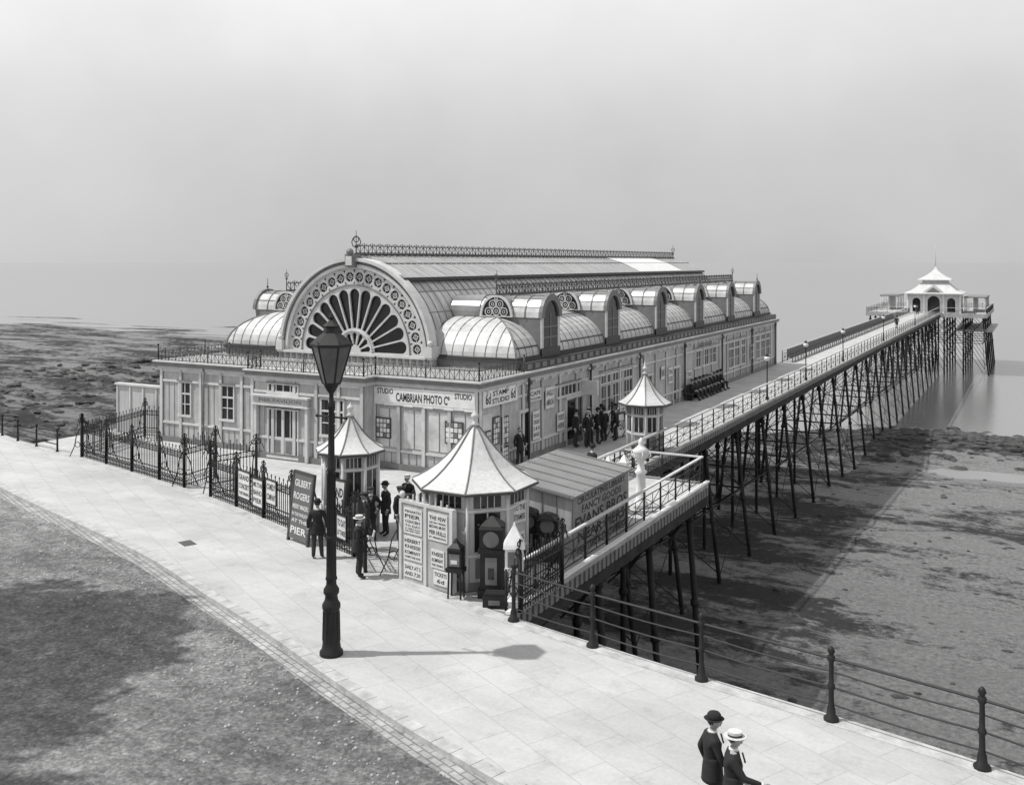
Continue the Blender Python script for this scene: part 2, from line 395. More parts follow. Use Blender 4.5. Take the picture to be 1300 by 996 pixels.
panel(m,RT,S0+.08,S1-.08,27,(.75,3.0),skip=range(0,27),bat=.33)
Wl((-32.3,0,0),(0,-1,0)).box(m,-34.6,-33.9,3.5,3.62,0,.06,TRIM)
m.build('timber_framing',pav)
m=M()
FR.window(m,-37.85,-37.1,1.4,3.0,2,3,tr=2.45);FR.window(m,-35.0,-34.2,1.4,3.0,2,3,tr=2.45)
BY.window(m,-28.1,-26.9,1.35,2.9,3,3,tr=2.4)
BY.window(m,-31.2,-29.5,.15,2.25,4,1); BY.box(m,-31.1,-29.6,.15,1.0,.012,.05,TRIM); BY.box(m,-30.42,-30.28,.15,2.3,.012,.08,TRIM)
for a in (-31.0,-30.2): BY.box(m,a,a+.5,.3,.85,.05,.06,TRIMD)
BY.box(m,-32.0,-28.8,2.5,2.85,0,.22,WALL2); BY.box(m,-32.1,-28.7,2.85,2.93,0,.32,TRIM); BY.box(m,-32.1,-28.7,2.44,2.5,0,.28,TRIM)
for a in (-32.0,-28.95): BY.box(m,a,a+.16,0,2.44,0,.2,TRIM)
BY.text(m,'PIER PAVILION',-30.4,2.68,.224,2.5,.15,TRIMD)
BY.window(m,-31.2,-29.5,3.05,3.4,4,1)
RT.window(m,42.1,44.7,2.5,3.0,6,1)
RT.window(m,47.4,48.7,1.0,3.1,3,3,tr=2.5);RT.window(m,49.0,50.3,1.0,3.1,3,3,tr=2.5);RT.window(m,50.6,51.9,1.0,3.1,3,3,tr=2.5)
RT.window(m,63.2,64.6,1.9,3.1,3,2);RT.window(m,65.0,66.4,1.9,3.1,3,2);RT.window(m,66.8,68.2,1.9,3.1,3,2)
for a in (71.5,73.1,74.7,79.4,81.0,82.6): RT.window(m,a,a+1.3,1.1,3.1,3,3,tr=2.5)
for a,b_ in ((38.25,39.1),(43.1,45.0),(53.6,55.0),(58.9,60.0)):
    RT.box(m,a,b_,.05,2.15,0,.02,GLASS); RT.box(m,a-.1,a,.0,2.25,0,.12,TRIM);RT.box(m,b_,b_+.1,.0,2.25,0,.12,TRIM);RT.box(m,a-.1,b_+.1,2.25,2.38,0,.14,TRIM)
for k in range(4):
    u=-25.6+k*1.29
    FR.box(m,u+.08,u+1.15,.95,2.6,.0,.025,PANE)
    FR.box(m,u+.6,u+.64,.95,2.6,.02,.04,TRIMD)
RT.box(m,35.0,35.9,1.1,2.6,0,.03,PANE)
m.build('windows_and_doors',pav)
m=M()
FR.box(m,-25.75,-20.6,2.9,3.55,.085,.13,WHITE)
FR.text(m,'CAMBRIAN PHOTO Cº',-23.2,3.16,.137,2.75,.38)
FR.text(m,'STUDIO',-25.15,3.38,.137,.85,.24);FR.text(m,'STUDIO',-21.15,3.38,.137,.85,.24)
for k in range(10): FR.box(m,-25.75+k*.515,-25.25+k*.515,2.80-(.04 if k%2 else 0),2.9,.09,.12,WHITE)
RT.box(m,34.9,37.9,2.9,3.6,.085,.13,WHITE)
RT.text(m,'STAMP',36.4,3.42,.137,1.4,.22);RT.text(m,'STUDIO',36.4,3.1,.137,1.5,.22)
RT.text(m,'6d',35.3,3.25,.137,.42,.46); RT.text(m,'6d',37.5,3.25,.137,.42,.46)
def picframe(W,u0,u1,z0,z1):
    W.box(m,u0,u1,z0,z1,.03,.08,DARKT)
    nx=max(2,int((u1-u0)/.2));nz=max(2,int((z1-z0)/.2))
    for i in range(nx):
        for j in range(nz):
            a=u0+.04+(u1-u0-.08)*i/nx;b_=a+(u1-u0-.08)/nx; c=z0+.04+(z1-z0-.08)*j/nz; d=c+(z1-z0-.08)/nz
            W.box(m,a+.02,b_-.02,c+.02,d-.02,.08,.088,random.choice((WHITE,TRIMD,POSTER,TRIM)))
picframe(FR,-25.7,-24.9,1.3,2.2);picframe(FR,-22.1,-21.2,1.35,2.3)
picframe(RT,35.05,35.65,.4,1.9);picframe(RT,36.6,37.2,1.1,2.3);picframe(RT,36.6,37.2,.2,1.0);picframe(RT,35.8,36.4,1.2,2.4)
def rp(u,z,w,h,lines): poster(m,(TR+.09,u,z),(0,1,0),w,h,lines)
rp(39.7,2.9,1.2,.55,[('CAFE',2),('TEA ROOMS',1)]);rp(39.8,1.5,.7,1.3,[('TO DAY',1),('CONCERT',1),('3 & 8',1),('BAND',1)])
rp(41.2,2.6,.9,1.0,[('ANGLO',1),('AMERICAN',1)]);rp(42.4,1.3,.8,.9,[('TICKETS',1),('HERE',1)]);rp(56.9,2.2,.6,.8,[('BAND',1)]);rp(58.3,1.9,.8,1.0,[('TEAS',1),('ICES',1)])
rp(62.0,1.6,1.0,.5,[('TEAS',1)]);rp(78,1.8,.9,1.2,[('PIER',1),('CAFE',1)])
RT.text(m,'Restaurant',65.7,3.38,.09,2.8,.3,TRIMD)
RT.box(m,44.95,45.15,2.3,3.0,0,.9,TRIM)
m.build('painted_signs',pav)
m=M()
for s_ in (39.0,45.9,52.9,61.0,69.5,77.8,85.6): m.rod((TR+.14,s_,.1),(TR+.14,s_,3.8),.06,DARKT,8); m.box(TR+.02,TR+.25,s_-.12,s_+.12,3.45,3.65,DARKT)
for t_ in (-36.1,-32.6): m.rod((t_,S0-.14,.1),(t_,S0-.14,3.8),.05,TRIMD,8)
def cornice(x0,x1,y0,y1):
    m.box(x0-.12,x1+.12,y0-.12,y1+.12,3.62,3.78,TRIM); m.box(x0-.24,x1+.24,y0-.24,y1+.24,3.78,3.98,TRIMD); m.box(x0-.3,x1+.3,y0-.3,y1+.3,3.981,4.05,TRIM)
cornice(TL,TR,S0,S1)
x0,x1,y0=-32.3,-25.8,33.9
m.box(x0-.117,x1+.117,y0-.12,S0-.13,3.623,3.777,TRIM);m.box(x0-.237,x1+.237,y0-.24,S0-.25,3.783,3.977,TRIMD);m.box(x0-.297,x1+.297,y0-.3,S0-.31,3.984,4.047,TRIM)
for k in range(60):
    s_=S0+.5+k*.87
    if s_<S1: m.box(TR+.1,TR+.22,s_-.05,s_+.05,3.5,3.62,TRIM)
m.box(CX-8.95,CX+8.95,38.75,S1-.5,4.0,4.52,TRIMD); m.box(CX-9.05,CX+9.05,38.65,S1-.4,4.44,4.53,DARKT)
m.box(TR-.28,TR+.05,38.9,S1-.1,4.05,4.42,DARKT)
for k in range(62):
    s_=39.2+k*.765
    if s_<S1-.3: m.box(TR+.05,TR+.08,s_-.22,s_+.22,4.12,4.36,TRIMD)
m.build('cornice_and_pipes',pav)
def cresting(m,a,b,h,sp=.3,mt=IRONG,r=.014,spike=True):
    a=Vector(a);b=Vector(b);d=b-a;L=d.length;d.normalize();n=max(1,int(L/sp));st=L/n;Z=Vector((0,0,1))
    m.rod(a+Z*.04,b+Z*.04,r*1.2,mt,4);m.rod(a+Z*h*.72,b+Z*h*.72,r*1.2,mt,4)
    for k in range(n+1):
        p=a+d*st*k; m.rod(p,p+Z*h*(1.0 if k%2==0 else .85),r,mt,3)
        if k<n:
            q=p+d*st
            if k%2: m.rod(p+Z*.04,q+Z*h*.72,r*.8,mt,3)
            else: m.rod(p+Z*h*.72,q+Z*.04,r*.8,mt,3)
            m.ring(p+d*st/2+Z*h*.82,h*.1,r*.8,mt,u=d,n=5,m=3)
m=M()
def iron_rail(a,b,h=.6):
    cresting(m,a,b,h,.24,IRONG,.017)
    a=Vector(a);b=Vector(b);L=(b-a).length;n=max(1,int(L/2.4))
    for k in range(n+1):
        p=a.lerp(b,k/n); m.rod(p,p+Vector((0,0,h*1.2)),.035,IRONG,6); m.ball(p+Vector((0,0,h*1.28)),.06,IRONG,5)
zt=4.05
iron_rail((TL-.1,S0-.1,zt),(-32.4,S0-.1,zt));iron_rail((-32.4,33.75,zt),(-25.7,33.75,zt));iron_rail((-25.7,S0-.1,zt),(TR+.1,S0-.1,zt))
iron_rail((TR+.1,S0-.1,zt),(TR+.1,38.6,zt),.6);iron_rail((TL-.1,S0-.1,zt),(TL-.1,44,zt));iron_rail((-32.4,S0-.1,zt),(-32.4,33.75,zt));iron_rail((-25.7,S0-.1,zt),(-25.7,33.75,zt))
iron_rail((-38,38.2,zt),(-34.6,38.2,zt),.5)
m.build('parapet_ironwork',pav)
m=M(); m.box(TL,TR,S0,38.7,4.05,4.07,mat('lead_flat',.30,.7,.2,1)); m.build('flat_roof',pav)
B0,B1=38.6,86.0; ZB=4.54; RR=4.5
m=M()
def prof_side(sg):
    a0=math.acos(2.65/RR); return [(CX+sg*RR*cos(a0*k/14),ZB+RR*sin(a0*k/14)) for k in range(15)]
for sg in (1,-1):
    P=prof_side(sg); vs=[];fs=[]
    for (x,z) in P: vs+=[(x,B0,z),(x,B1,z)]
    for k in range(14): fs.append((2*k,2*k+1,2*k+3,2*k+2))
    m.add(vs,fs,ROOFM,True)
    s_=B0+.6
    while s_<B1:
        m.path([(x+.01*sg,s_,z+.01) for x,z in P[4::2]],.02,RIB,4); s_+=.62
    for k in (7,11): 
        x,z=P[k]; m.rod((x,B0,z),(x,B1,z),.025,RIB,4)
    A=[(CX+sg*2.95,8.16),(CX+sg*2.95,8.26),(CX+sg*1.5,8.93),(CX,9.36)]
    vs=[]
    for (x,z) in A: vs+=[(x,B0-.1,z),(x,B1+.1,z)]
    m.add(vs[2:],[(0,1,3,2),(2,3,5,4)],ROOFT); m.add(vs[:4],[(0,1,3,2)],DARKT)
    m.box(min(CX+sg*2.98,CX+sg*2.6),max(CX+sg*2.98,CX+sg*2.6),B0-.1,B1+.1,8.10,8.17,DARKT)
    s_=B0+.3
    while s_<B1:
        m.path([(x,s_,z+.015) for x,z in A[1:]],.02,TRIM,4); s_+=.55
    m.rod((CX+sg*1.5,B0,8.95),(CX+sg*1.5,B1,8.95),.03,RIB,4)
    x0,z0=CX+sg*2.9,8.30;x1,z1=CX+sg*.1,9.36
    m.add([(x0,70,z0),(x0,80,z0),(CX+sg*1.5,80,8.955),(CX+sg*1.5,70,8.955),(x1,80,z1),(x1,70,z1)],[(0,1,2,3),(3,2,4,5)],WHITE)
m.beam((CX,B0-.1,9.4),(CX,B1+.1,9.4),.18,.1,DARKT)
n=24; vs=[(CX,B1,ZB)]+[(CX+RR*cos(pi*k/n),B1,ZB+RR*sin(pi*k/n)) for k in range(n+1)]
m.add(vs,[(0,k+1,k+2) for k in range(n)],WALL)
m.build('main_roof',pav)
m=M(); cresting(m,(CX,B0,9.44),(CX,B1,9.44),.52,.33,IRONG,.022)
for s_ in (B0,B1): m.rod((CX,s_,9.4),(CX,s_,10.6),.04,IRONG,5,.012); m.ring((CX,s_,10.15),.16,.025,IRONG); m.ball((CX,s_,9.8),.1,IRONG,5)
m.ring((CX,B0,10.0),.28,.025,IRONG)
for sg in (1,-1):
    x=CX+sg*6.65; m.beam((x,41.0,7.40),(x,82.2,7.40),.16,.09,DARKT); cresting(m,(x,41.0,7.44),(x,82.2,7.44),.55,.33,IRONG,.026)
    for s_ in (41.0,82.2): m.rod((x,s_,7.4),(x,s_,8.6),.035,IRONG,5,.01); m.ball((x,s_,8.1),.07,IRONG,5); m.ring((x,s_,8.3),.12,.02,IRONG)
m.build('roof_cresting',pav)
# fan window
m=M()
outer=[(4.28*cos(pi*k/48),4.28*sin(pi*k/48)) for k in range(49)]
holes=[]
NP=13
for i in range(NP):
    a=pi*(i+.5)/NP; h=pi/NP*.5*.88
    r0,r1=1.2,2.85; w0=r0*math.tan(h)*.85;w1=r1*math.tan(h)
    loc=[(r0,-w0),(r1,-w1)]+[(r1+w1*1.0*sin(pi*k/8),-w1*cos(pi*k/8)) for k in range(1,8)]+[(r1,w1),(r0,w0)]
    holes.append([(x*cos(a)-y*sin(a),x*sin(a)+y*cos(a)) for x,y in loc])
for i in range(20):
    a=pi*(i+.5)/20; c=(3.74*cos(a),3.74*sin(a)); holes.append([(c[0]+.25*cos(2*pi*k/12),c[1]+.25*sin(2*pi*k/12)) for k in range(12)])
for i in range(19):
    a=pi*(i+1)/20
    for r_,w_,o_ in ((3.45,.07,.10),(4.04,.09,-.10)):
        holes.append([((r_+dx)*cos(a)-dy*sin(a),(r_+dx)*sin(a)+dy*cos(a)) for dx,dy in ((o_,0),(-o_*.6,w_),(-o_*.6,-w_))])
for i in range(7):
    a=pi*(i+.5)/7; h=pi/14*.7; holes.append([(.38*cos(a-h),.38*sin(a-h)),(.92*cos(a-h),.92*sin(a-h)),(1.0*cos(a),1.0*sin(a)),(.92*cos(a+h),.92*sin(a+h)),(.38*cos(a+h),.38*sin(a+h))])
vs,fs=plategeo([outer]+holes,.05)
FANW=mat('fan_tracery',.52,.5,.15,2)
X=XF((CX,38.5,ZB),(1,0,0),(0,0,1)); m.add(vs,fs,FANW,X=X)
vs=[(CX,38.6,ZB)]+[(CX+4.3*cos(pi*k/32),38.6,ZB+4.3*sin(pi*k/32)) for k in range(33)]
m.add(vs,[(0,k+1,k+2) for k in range(32)],GLASS)
def archband(r0,r1,y0,y1,mt,n=48):
    vs=[];fs=[]
    for k in range(n+1):
        c,s_=cos(pi*k/n),sin(pi*k/n)
        vs+=[(CX+r0*c,y0,ZB+r0*s_),(CX+r1*c,y0,ZB+r1*s_),(CX+r1*c,y1,ZB+r1*s_),(CX+r0*c,y1,ZB+r0*s_)]
    for k in range(n):
        o=4*k; fs+=[(o,o+1,o+5,o+4),(o+1,o+2,o+6,o+5),(o+2,o+3,o+7,o+6),(o+3,o,o+4,o+7)]
    m.add(vs,fs,mt)
archband(4.2,4.36,38.30,38.62,TRIM);archband(4.36,4.52,38.36,38.64,TRIMD);archband(4.52,4.68,38.2,38.8,TRIM)
archband(3.32,3.36,38.40,38.48,TRIMD); archband(1.06,1.12,38.38,38.48,TRIM)
for i in range(20):
    a=pi*(i+.5)/20; m.ring((CX+3.74*cos(a),38.5,ZB+3.74*sin(a)),.12,.025,FANW,n=8,m=4)
    for q in range(4): m.rod((CX+3.74*cos(a),38.5,ZB+3.74*sin(a)),(CX+3.74*cos(a)+.25*cos(q*pi/2+a),38.5,ZB+3.74*sin(a)+.25*sin(q*pi/2+a)),.016,FANW,4)
m.box(CX-4.75,CX+4.75,38.15,38.75,4.40,4.53,TRIM); m.box(CX-4.7,CX+4.7,38.25,38.7,4.07,4.40,WALL)
for k in range(24): m.box(CX-4.6+k*.39,CX-4.4+k*.39,38.2,38.25,4.12,4.36,TRIMD)
m.box(CX-.28,CX+.28,38.05,38.6,8.75,9.4,TRIMD); m.box(CX-.18,CX+.18,37.98,38.05,8.85,9.3,TRIM); m.ball((CX,38.1,9.5),.2,TRIMD,6)
for sg in (1,-1): m.box(CX+sg*4.6-.2,CX+sg*4.6+.2,38.1,38.9,4.5,5.0,TRIM); m.ball((CX+sg*4.6,38.3,5.15),.18,TRIM,6)
m.build('fan_window',pav)
# aisle domes
OUT=8.93;HD=1.85;WD=2.7
def q_(x): x=max(0,min(1,x/WD)); return math.sqrt(max(0,1-(1-x)**2))
D0,D1=38.78,85.8
def dz(dt,s_): return 4.5+HD*min(q_(dt),q_(s_-D0),q_(D1-s_))
base=[WD*(1-cos(pi/2*k/9)) for k in range(10)]
dts=base+[3.6,4.6]; sss=[D0+b_ for b_ in base]+[D0+WD+1.1*k for k in range(1,int((D1-D0-2*WD)/1.1)+1)]+[D1-b_ for b_ in reversed(base)]
for sg in (1,-1):
    m=M(); vs=[(CX+sg*(OUT-dt),s_,dz(dt,s_)) for s_ in sss for dt in dts]; n=len(dts); fs=[]
    for j in range(len(sss)-1):
        for i in range(n-1):
            a,b_,c,d=j*n+i,j*n+i+1,(j+1)*n+i+1,(j+1)*n+i
            if j<len(sss)//2: fs+=[(a,b_,c),(a,c,d)]
            else: fs+=[(a,b_,d),(b_,c,d)]
    m.add(vs,fs,ROOF)
    s_=D0+.42
    while s_<D1-.2:
        lim=min(WD,s_-D0,D1-s_); pts=[(CX+sg*(OUT-lim*(1-cos(pi/2*k/8))),s_,dz(lim*(1-cos(pi/2*k/8)),s_)+.01) for k in range(9)]
        m.path(pts,.022,RIB,4); s_+=.66
    dt=.45
    while dt<4.7:
        lim=min(WD,dt); pts=[(CX+sg*(OUT-dt),D0+lim*(1-cos(pi/2*k/8)),dz(dt,D0+lim*(1-cos(pi/2*k/8)))+.01) for k in range(9)]
        m.path(pts,.022,RIB,4); dt+=.6
    m.path([(CX+sg*(OUT-b_),D0+b_,dz(b_,D0+b_)+.02) for b_ in base],.045,TRIMD,5)
    m.path([(CX+sg*(OUT-b_),D1-b_,dz(b_,D1-b_)+.02) for b_ in base],.045,TRIMD,5)
    m.rod((CX+sg*(OUT-.12),D0+.15,4.5+HD*q_(.12)),(CX+sg*(OUT-.12),D1-.1,4.5+HD*q_(.12)),.04,DARKT,4)
    m.rod((CX+sg*(OUT+.02),D0,4.56),(CX+sg*(OUT-4.6),D0,4.56),.07,DARKT,6); m.rod((CX+sg*(OUT+.02),D0,4.56),(CX+sg*(OUT+.02),D1,4.56),.07,DARKT,6)
    m.build('aisle_roof',pav)
# dormers
m=M(); hw=1.0; zs=6.35
m.box(5.4,9.0,-hw+.03,hw-.03,4.55,zs,TRIMD)
m.box(9.0,9.06,-hw,-hw+.22,4.5,zs,TRIM);m.box(9.0,9.06,hw-.22,hw,4.5,zs,TRIM);m.box(9.0,9.03,-hw+.22,hw-.22,4.9,zs+.2,GLASS);m.box(9.0,9.08,-hw,hw,4.5,4.9,DARKT)
for z_ in (5.4,5.9): m.box(9.03,9.05,-hw+.22,hw-.22,z_-.03,z_+.03,TRIMD)
m.box(9.03,9.055,-.04,.04,4.9,zs+.2,TRIMD)
NA=12
def va(k,R=hw): a=pi*k/NA; return (R*cos(a),zs+R*1.02*sin(a))
for a0,a1,mt in ((3.9,5.6,PANED),(5.6,9.0,None)):
    for k in range(NA):
        y0,z0=va(k);y1,z1=va(k+1)
        mm=mt or (PANE if k not in (4,5,6,7) else PANED)
        m.add([(a0,y0,z0),(a1,y0,z0),(a1,y1,z1),(a0,y1,z1)],[(0,1,2,3)],mm,True)
for off in (5.6,6.45,7.3,8.15,9.0):
    m.path([(off,)+va(k,hw+.015) for k in range(NA+1)],.035,TRIMD,4)
for k in (2,4,6,8,10): y_,z_=va(k,hw+.01); m.rod((5.6,y_,z_),(9.0,y_,z_),.022,RIB,4)
vs=[(9.02,0,zs)]+[(9.02,)+va(k) for k in range(NA+1)]; m.add(vs,[(0,k+1,k+2) for k in range(NA)],GLASS)
vs=[];fs=[]
for k in range(NA+1):
    y0,z0=va(k,.8);y1,z1=va(k,1.12); vs+=[(8.95,y0,z0),(9.14,y0,z0),(9.14,y1,z1),(8.95,y1,z1)]
for k in range(NA):
    o=4*k; fs+=[(o,o+1,o+5,o+4),(o+1,o+2,o+6,o+5),(o+2,o+3,o+7,o+6),(o+3,o,o+4,o+7)]
m.add(vs,fs,TRIMD)
m.rod((9.05,0,7.45),(9.05,0,8.1),.03,IRONG,5,.01); m.ball((9.05,0,7.6),.07,IRONG,5)
gc=6.65; gw=.92
hl=[[(gw*.86*cos(pi*k/16),gw*1.15*.86*sin(pi*k/16)+.05) for k in range(17)]]
vs,fs=plategeo([[(gw*cos(pi*k/20),gw*1.15*sin(pi*k/20)) for k in range(21)],hl[0]],.04)
X=XF((gc,-hw-.12,zs),(1,0,0),(0,0,1)); m.add(vs,fs,TRIM,X=X)
vs=[(gc,-hw-.08,zs)]+[(gc+.85*gw*cos(pi*k/14),-hw-.08,zs+.85*gw*1.15*sin(pi*k/14)) for k in range(15)]; m.add(vs,[(0,k+1,k+2) for k in range(14)],GLASS)
for (a,b_,r_) in ((0,.28,.2),(-.42,.25,.2),(.42,.25,.2),(-.2,.62,.19),(.2,.62,.19),(0,.85,.1)):
    m.ring((gc+a,-hw-.12,zs+b_),r_,.028,TRIM,n=9,m=4); m.ring((gc+a,-hw-.12,zs+b_),r_*.4,.02,TRIM,n=6,m=4)
for k in range(16):
    a0,a1=pi*k/16,pi*(k+1)/16
    m.add([(gc+gw*cos(a0),-hw-.12,zs+gw*1.15*sin(a0)),(gc+gw*cos(a1),-hw-.12,zs+gw*1.15*sin(a1)),(gc+gw*cos(a1),0,zs+gw*1.15*sin(a1)),(gc+gw*cos(a0),0,zs+gw*1.15*sin(a0))],[(0,1,2,3)],PANED,True)
d0=None
for sg in (1,-1):
    for k in range(6):
        if d0 is None: o=m.build('dormer',pav); d0=o
        else:
            o=bpy.data.objects.new('dormer',d0.data); SC.collection.objects.link(o); o.parent=pav
        o.location=(CX,42.1+7.8*k,0); o.scale=(sg,1,1)
m=M(); m.box(-43.2,TL-.02,35.3,35.45,-.1,2.5,WALL2)
for k in range(5): m.box(-43.2+k*.98,-43.1+k*.98,35.24,35.3,-.1,2.5,TRIM)
m.box(-43.3,TL-.03,35.2,35.5,2.5,2.6,TRIM); m.build('screen_wall')

# ------------------------------------------------------------------ decks and pier structure
m=M()
vs=[];fs=[]
xs_=[-44+.5*k for k in range(int((44-15.5)/.5)+1)]
for x in xs_: vs+=[(x,edge_s(x)-.05,-.02),(x,36.0,-.02)]
for i in range(len(xs_)-1): fs.append((2*i,2*i+2,2*i+3,2*i+1))
m.add(vs,fs,PLANK)
m.build('forecourt')
pier=empty('pier')
m=M()
m.box(-20.49,-15.5,36.0,186,-.3,-.02,PLANK); m.box(-15.5,-12.0,21.9,38.3,-.3,-.021,PLANK)
m.box(-44,-20.49,36.0,88,-.32,-.03,PLANK)
m.build('deck',pier)
DKF=mat('deck_fascia',.40,.6,.25,2,dirt=.3); 
m=M()
m.box(-15.5,-15.38,38.3,186,-.38,.04,DKF);m.box(-15.46,-15.30,38.3,186,-.72,-.38,PILE);m.box(-20.6,-20.49,88,186,-.6,.04,DKF)
m.box(-12.0,-11.85,21.6,38.45,-.45,.05,DKF);m.box(-11.97,-11.82,21.8,38.4,-.8,-.45,PILE);m.box(-15.4,-12,38.3,38.45,-.45,.05,DKF)
m.box(-11.95,-11.80,21.6,38.5,.05,.12,WHITE)
for k in range(24):
    s_=39+k*6.2
    m.box(-20.4,-15.5,s_-.15,s_+.15,-.75,-.3,PILE)
for t_ in (-19.3,-18,-16.8): m.box(t_-.1,t_+.1,38,186,-.6,-.3,PILE)
for s_ in (24,28.6,33.2,37.8): m.box(-15.5,-12,s_-.15,s_+.15,-.8,-.3,PILE); m.beam((-12.1,s_,-.6),(-13.2,s_,-2.2),.12,.12,PILE)
for k in range(50):
    s_=22.2+k*.33
    if s_<38.3: m.box(-11.84,-11.78,s_,s_+.18,-.42,-.12,TRIMD)
for k in range(440):
    s_=38.6+k*.33
    m.box(-15.38,-15.33,s_,s_+.16,-.34,-.1,TRIMD)
m.build('beams',pier)
m=M()
def pile(a,b,r=.11):
    m.rod(a,b,r,PILE,8)
    a=Vector(a);b=Vector(b)
    for f in (.08,.5,.9): p=a.lerp(b,f);d=(b-a).normalized(); m.rod(p-d*.12,p+d*.12,r*1.5,PILE,8)
rows=[39+6.2*k for k in range(24)]
foot=[]
for s_ in rows:
    R1=(-16.1,s_,-.7);R2=(-15.1,s_,gz(-15.1,s_)-1);L1=(-19.9,s_,-.7);L2=(-20.9,s_,gz(-20.9,s_)-1)
    pile(R1,R2);pile(L1,L2)
    if s_<88: pile((-18,s_,-.7),(-18,s_,gz(-18,s_)-1),.10)
    zl=min(R2[2],L2[2])+1.2
    def at(P,Q,z): f=(z-P[2])/(Q[2]-P[2]); return Vector(P).lerp(Vector(Q),f)
    zm=(-.7+zl)/2
    for za,zb_ in ((-.9,zm),(zm,zl+.3)):
        m.rod(at(R1,R2,za),at(L1,L2,zb_),.03,PILE,5);m.rod(at(L1,L2,za),at(R1,R2,zb_),.03,PILE,5)
    m.rod(at(R1,R2,zm),at(L1,L2,zm),.06,PILE,5)
    foot.append((R1,R2,L1,L2,zm,zl))
for n_,(A,B) in enumerate(zip(foot,foot[1:])):
    for i in (0,2):
        P,Q=A[i],A[i+1];P2,Q2=B[i],B[i+1]
        m.rod(at(P,Q,-.9),at(P2,Q2,B[4]),.026,PILE,4);m.rod(at(P,Q,A[4]),at(P2,Q2,-.9),.026,PILE,4)
        if n_%2==0: m.rod(at(P,Q,A[4]),at(P2,Q2,B[5]),.026,PILE,4);m.rod(at(P,Q,A[5]),at(P2,Q2,B[4]),.026,PILE,4)
        m.rod(at(P,Q,A[4]),at(P2,Q2,B[4]),.045,PILE,4)
for s_ in (24,28.6,33.2,37.8):
    pile((-12.5,s_,-.7),(-11.9,s_,gz(-11.9,s_)-1),.12); 
    m.rod((-12.4,s_,-1),(-16,s_,-4.5),.04,PILE,5)
    pile((-15.3,s_,-.7),(-15.3,s_,gz(-15,s_)-1),.12)
for s_ in [36+6.3*k for k in range(9)]:
    for t_ in (-22,-27,-32.5,-38.5): pile((t_,s_,-.3),(t_,s_,gz(t_,s_)-1),.14)
    m.box(-43,-20.5,s_-.15,s_+.15,-.8,-.32,PILE)
m.build('piles_and_bracing',pier)
m=M()
HT0,HT1,HS0,HS1=-27.5,-8.0,184.5,212
m.box(HT0,HT1,HS0,HS1,-.35,.01,PLANK); m.box(HT0-.1,HT1+.1,HS0-.1,HS0,-.6,.1,DKF);m.box(HT1,HT1+.1,HS0,HS1,-.6,.1,DKF)
m.box(-13,-7.2,190,214,-3.3,-3.0,PLANK)
for i in range(7):
    for j in range(5):
        x=HT0+.6+i*3.05;y=HS0+.6+j*6.3
        pile((x,y,-.35),(x+(1.0 if i==6 else (-1.0 if i==0 else 0)),y,-12),.14)
        if i<6: m.rod((x,y,-1),(x+3.05,y,-5),.05,PILE,4);m.rod((x+3.05,y,-1),(x,y,-5),.05,PILE,4);m.rod((x,y,-5),(x+3.05,y,-5),.07,PILE,4);m.rod((x,y,-5),(x+3.05,y,-10),.05,PILE,4)
        if j<4: m.rod((x,y,-1),(x,y+6.3,-5),.05,PILE,4);m.rod((x,y,-5),(x,y+6.3,-1),.05,PILE,4);m.rod((x,y,-5),(x,y+6.3,-5),.07,PILE,4);m.rod((x,y,-5),(x,y+6.3,-10),.05,PILE,4)
m.build('pier_head',pier)
def pier_rail(m,a,b,h=1.1,sp=2.0,top=TRIM,lat=True,mt=IRON):
    a=Vector(a);b=Vector(b);L=(b-a).length;n=max(1,round(L/sp));Z=Vector((0,0,1))
    m.beam(a+Z*h,b+Z*h,.1,.06,top)
    for z in (.12,.45,.8): m.rod(a+Z*z,b+Z*z,.018,mt,4)
    for k in range(n+1):
        p=a.lerp(b,k/n); m.rod(p,p+Z*(h+.02),.04,mt,6,.03); 
        if k<n and lat:
            q=a.lerp(b,(k+1)/n)
            m.rod(p+Z*.12,q+Z*.8,.014,mt,3);m.rod(p+Z*.8,q+Z*.12,.014,mt,3)
            c=p.lerp(q,.5); m.rod(c+Z*.12,c+Z*.8,.014,mt,3)
m=M()
pier_rail(m,(-15.55,33.5,0),(-15.55,184.5,0),top=WALL)
pier_rail(m,(-20.3,88,0),(-20.3,184.5,0))
pier_rail(m,(HT0,HS0,0),(-20.5,HS0,0));pier_rail(m,(-15.4,HS0,0),(HT1,HS0,0));pier_rail(m,(HT1,HS0,0),(HT1,HS1,0));pier_rail(m,(HT0,HS0,0),(HT0,HS1,0));pier_rail(m,(HT0,HS1,0),(HT1,HS1,0))
m.build('pier_railings',pier)
m=M()
pier_rail(m,(-12.05,21.8,.05),(-12.05,38.3,.05),1.05,1.6,TRIM);pier_rail(m,(-15.4,38.25,.05),(-12.1,38.25,.05),1.05,1.6,TRIM)
m.build('side_platform_railings',pier)
m=M()
for k in range(60):
    s_=88.5+k*1.2
    if s_<160: m.box(-20.0,-19.95,s_,s_+1.1,.5,1.15,DARKT); m.box(-20.0,-19.5,s_,s_+1.1,.42,.46,DARKT); m.box(-19.55,-19.5,s_,s_+.06,0,.42,IRON)
m.build('promenade_seats',pier)
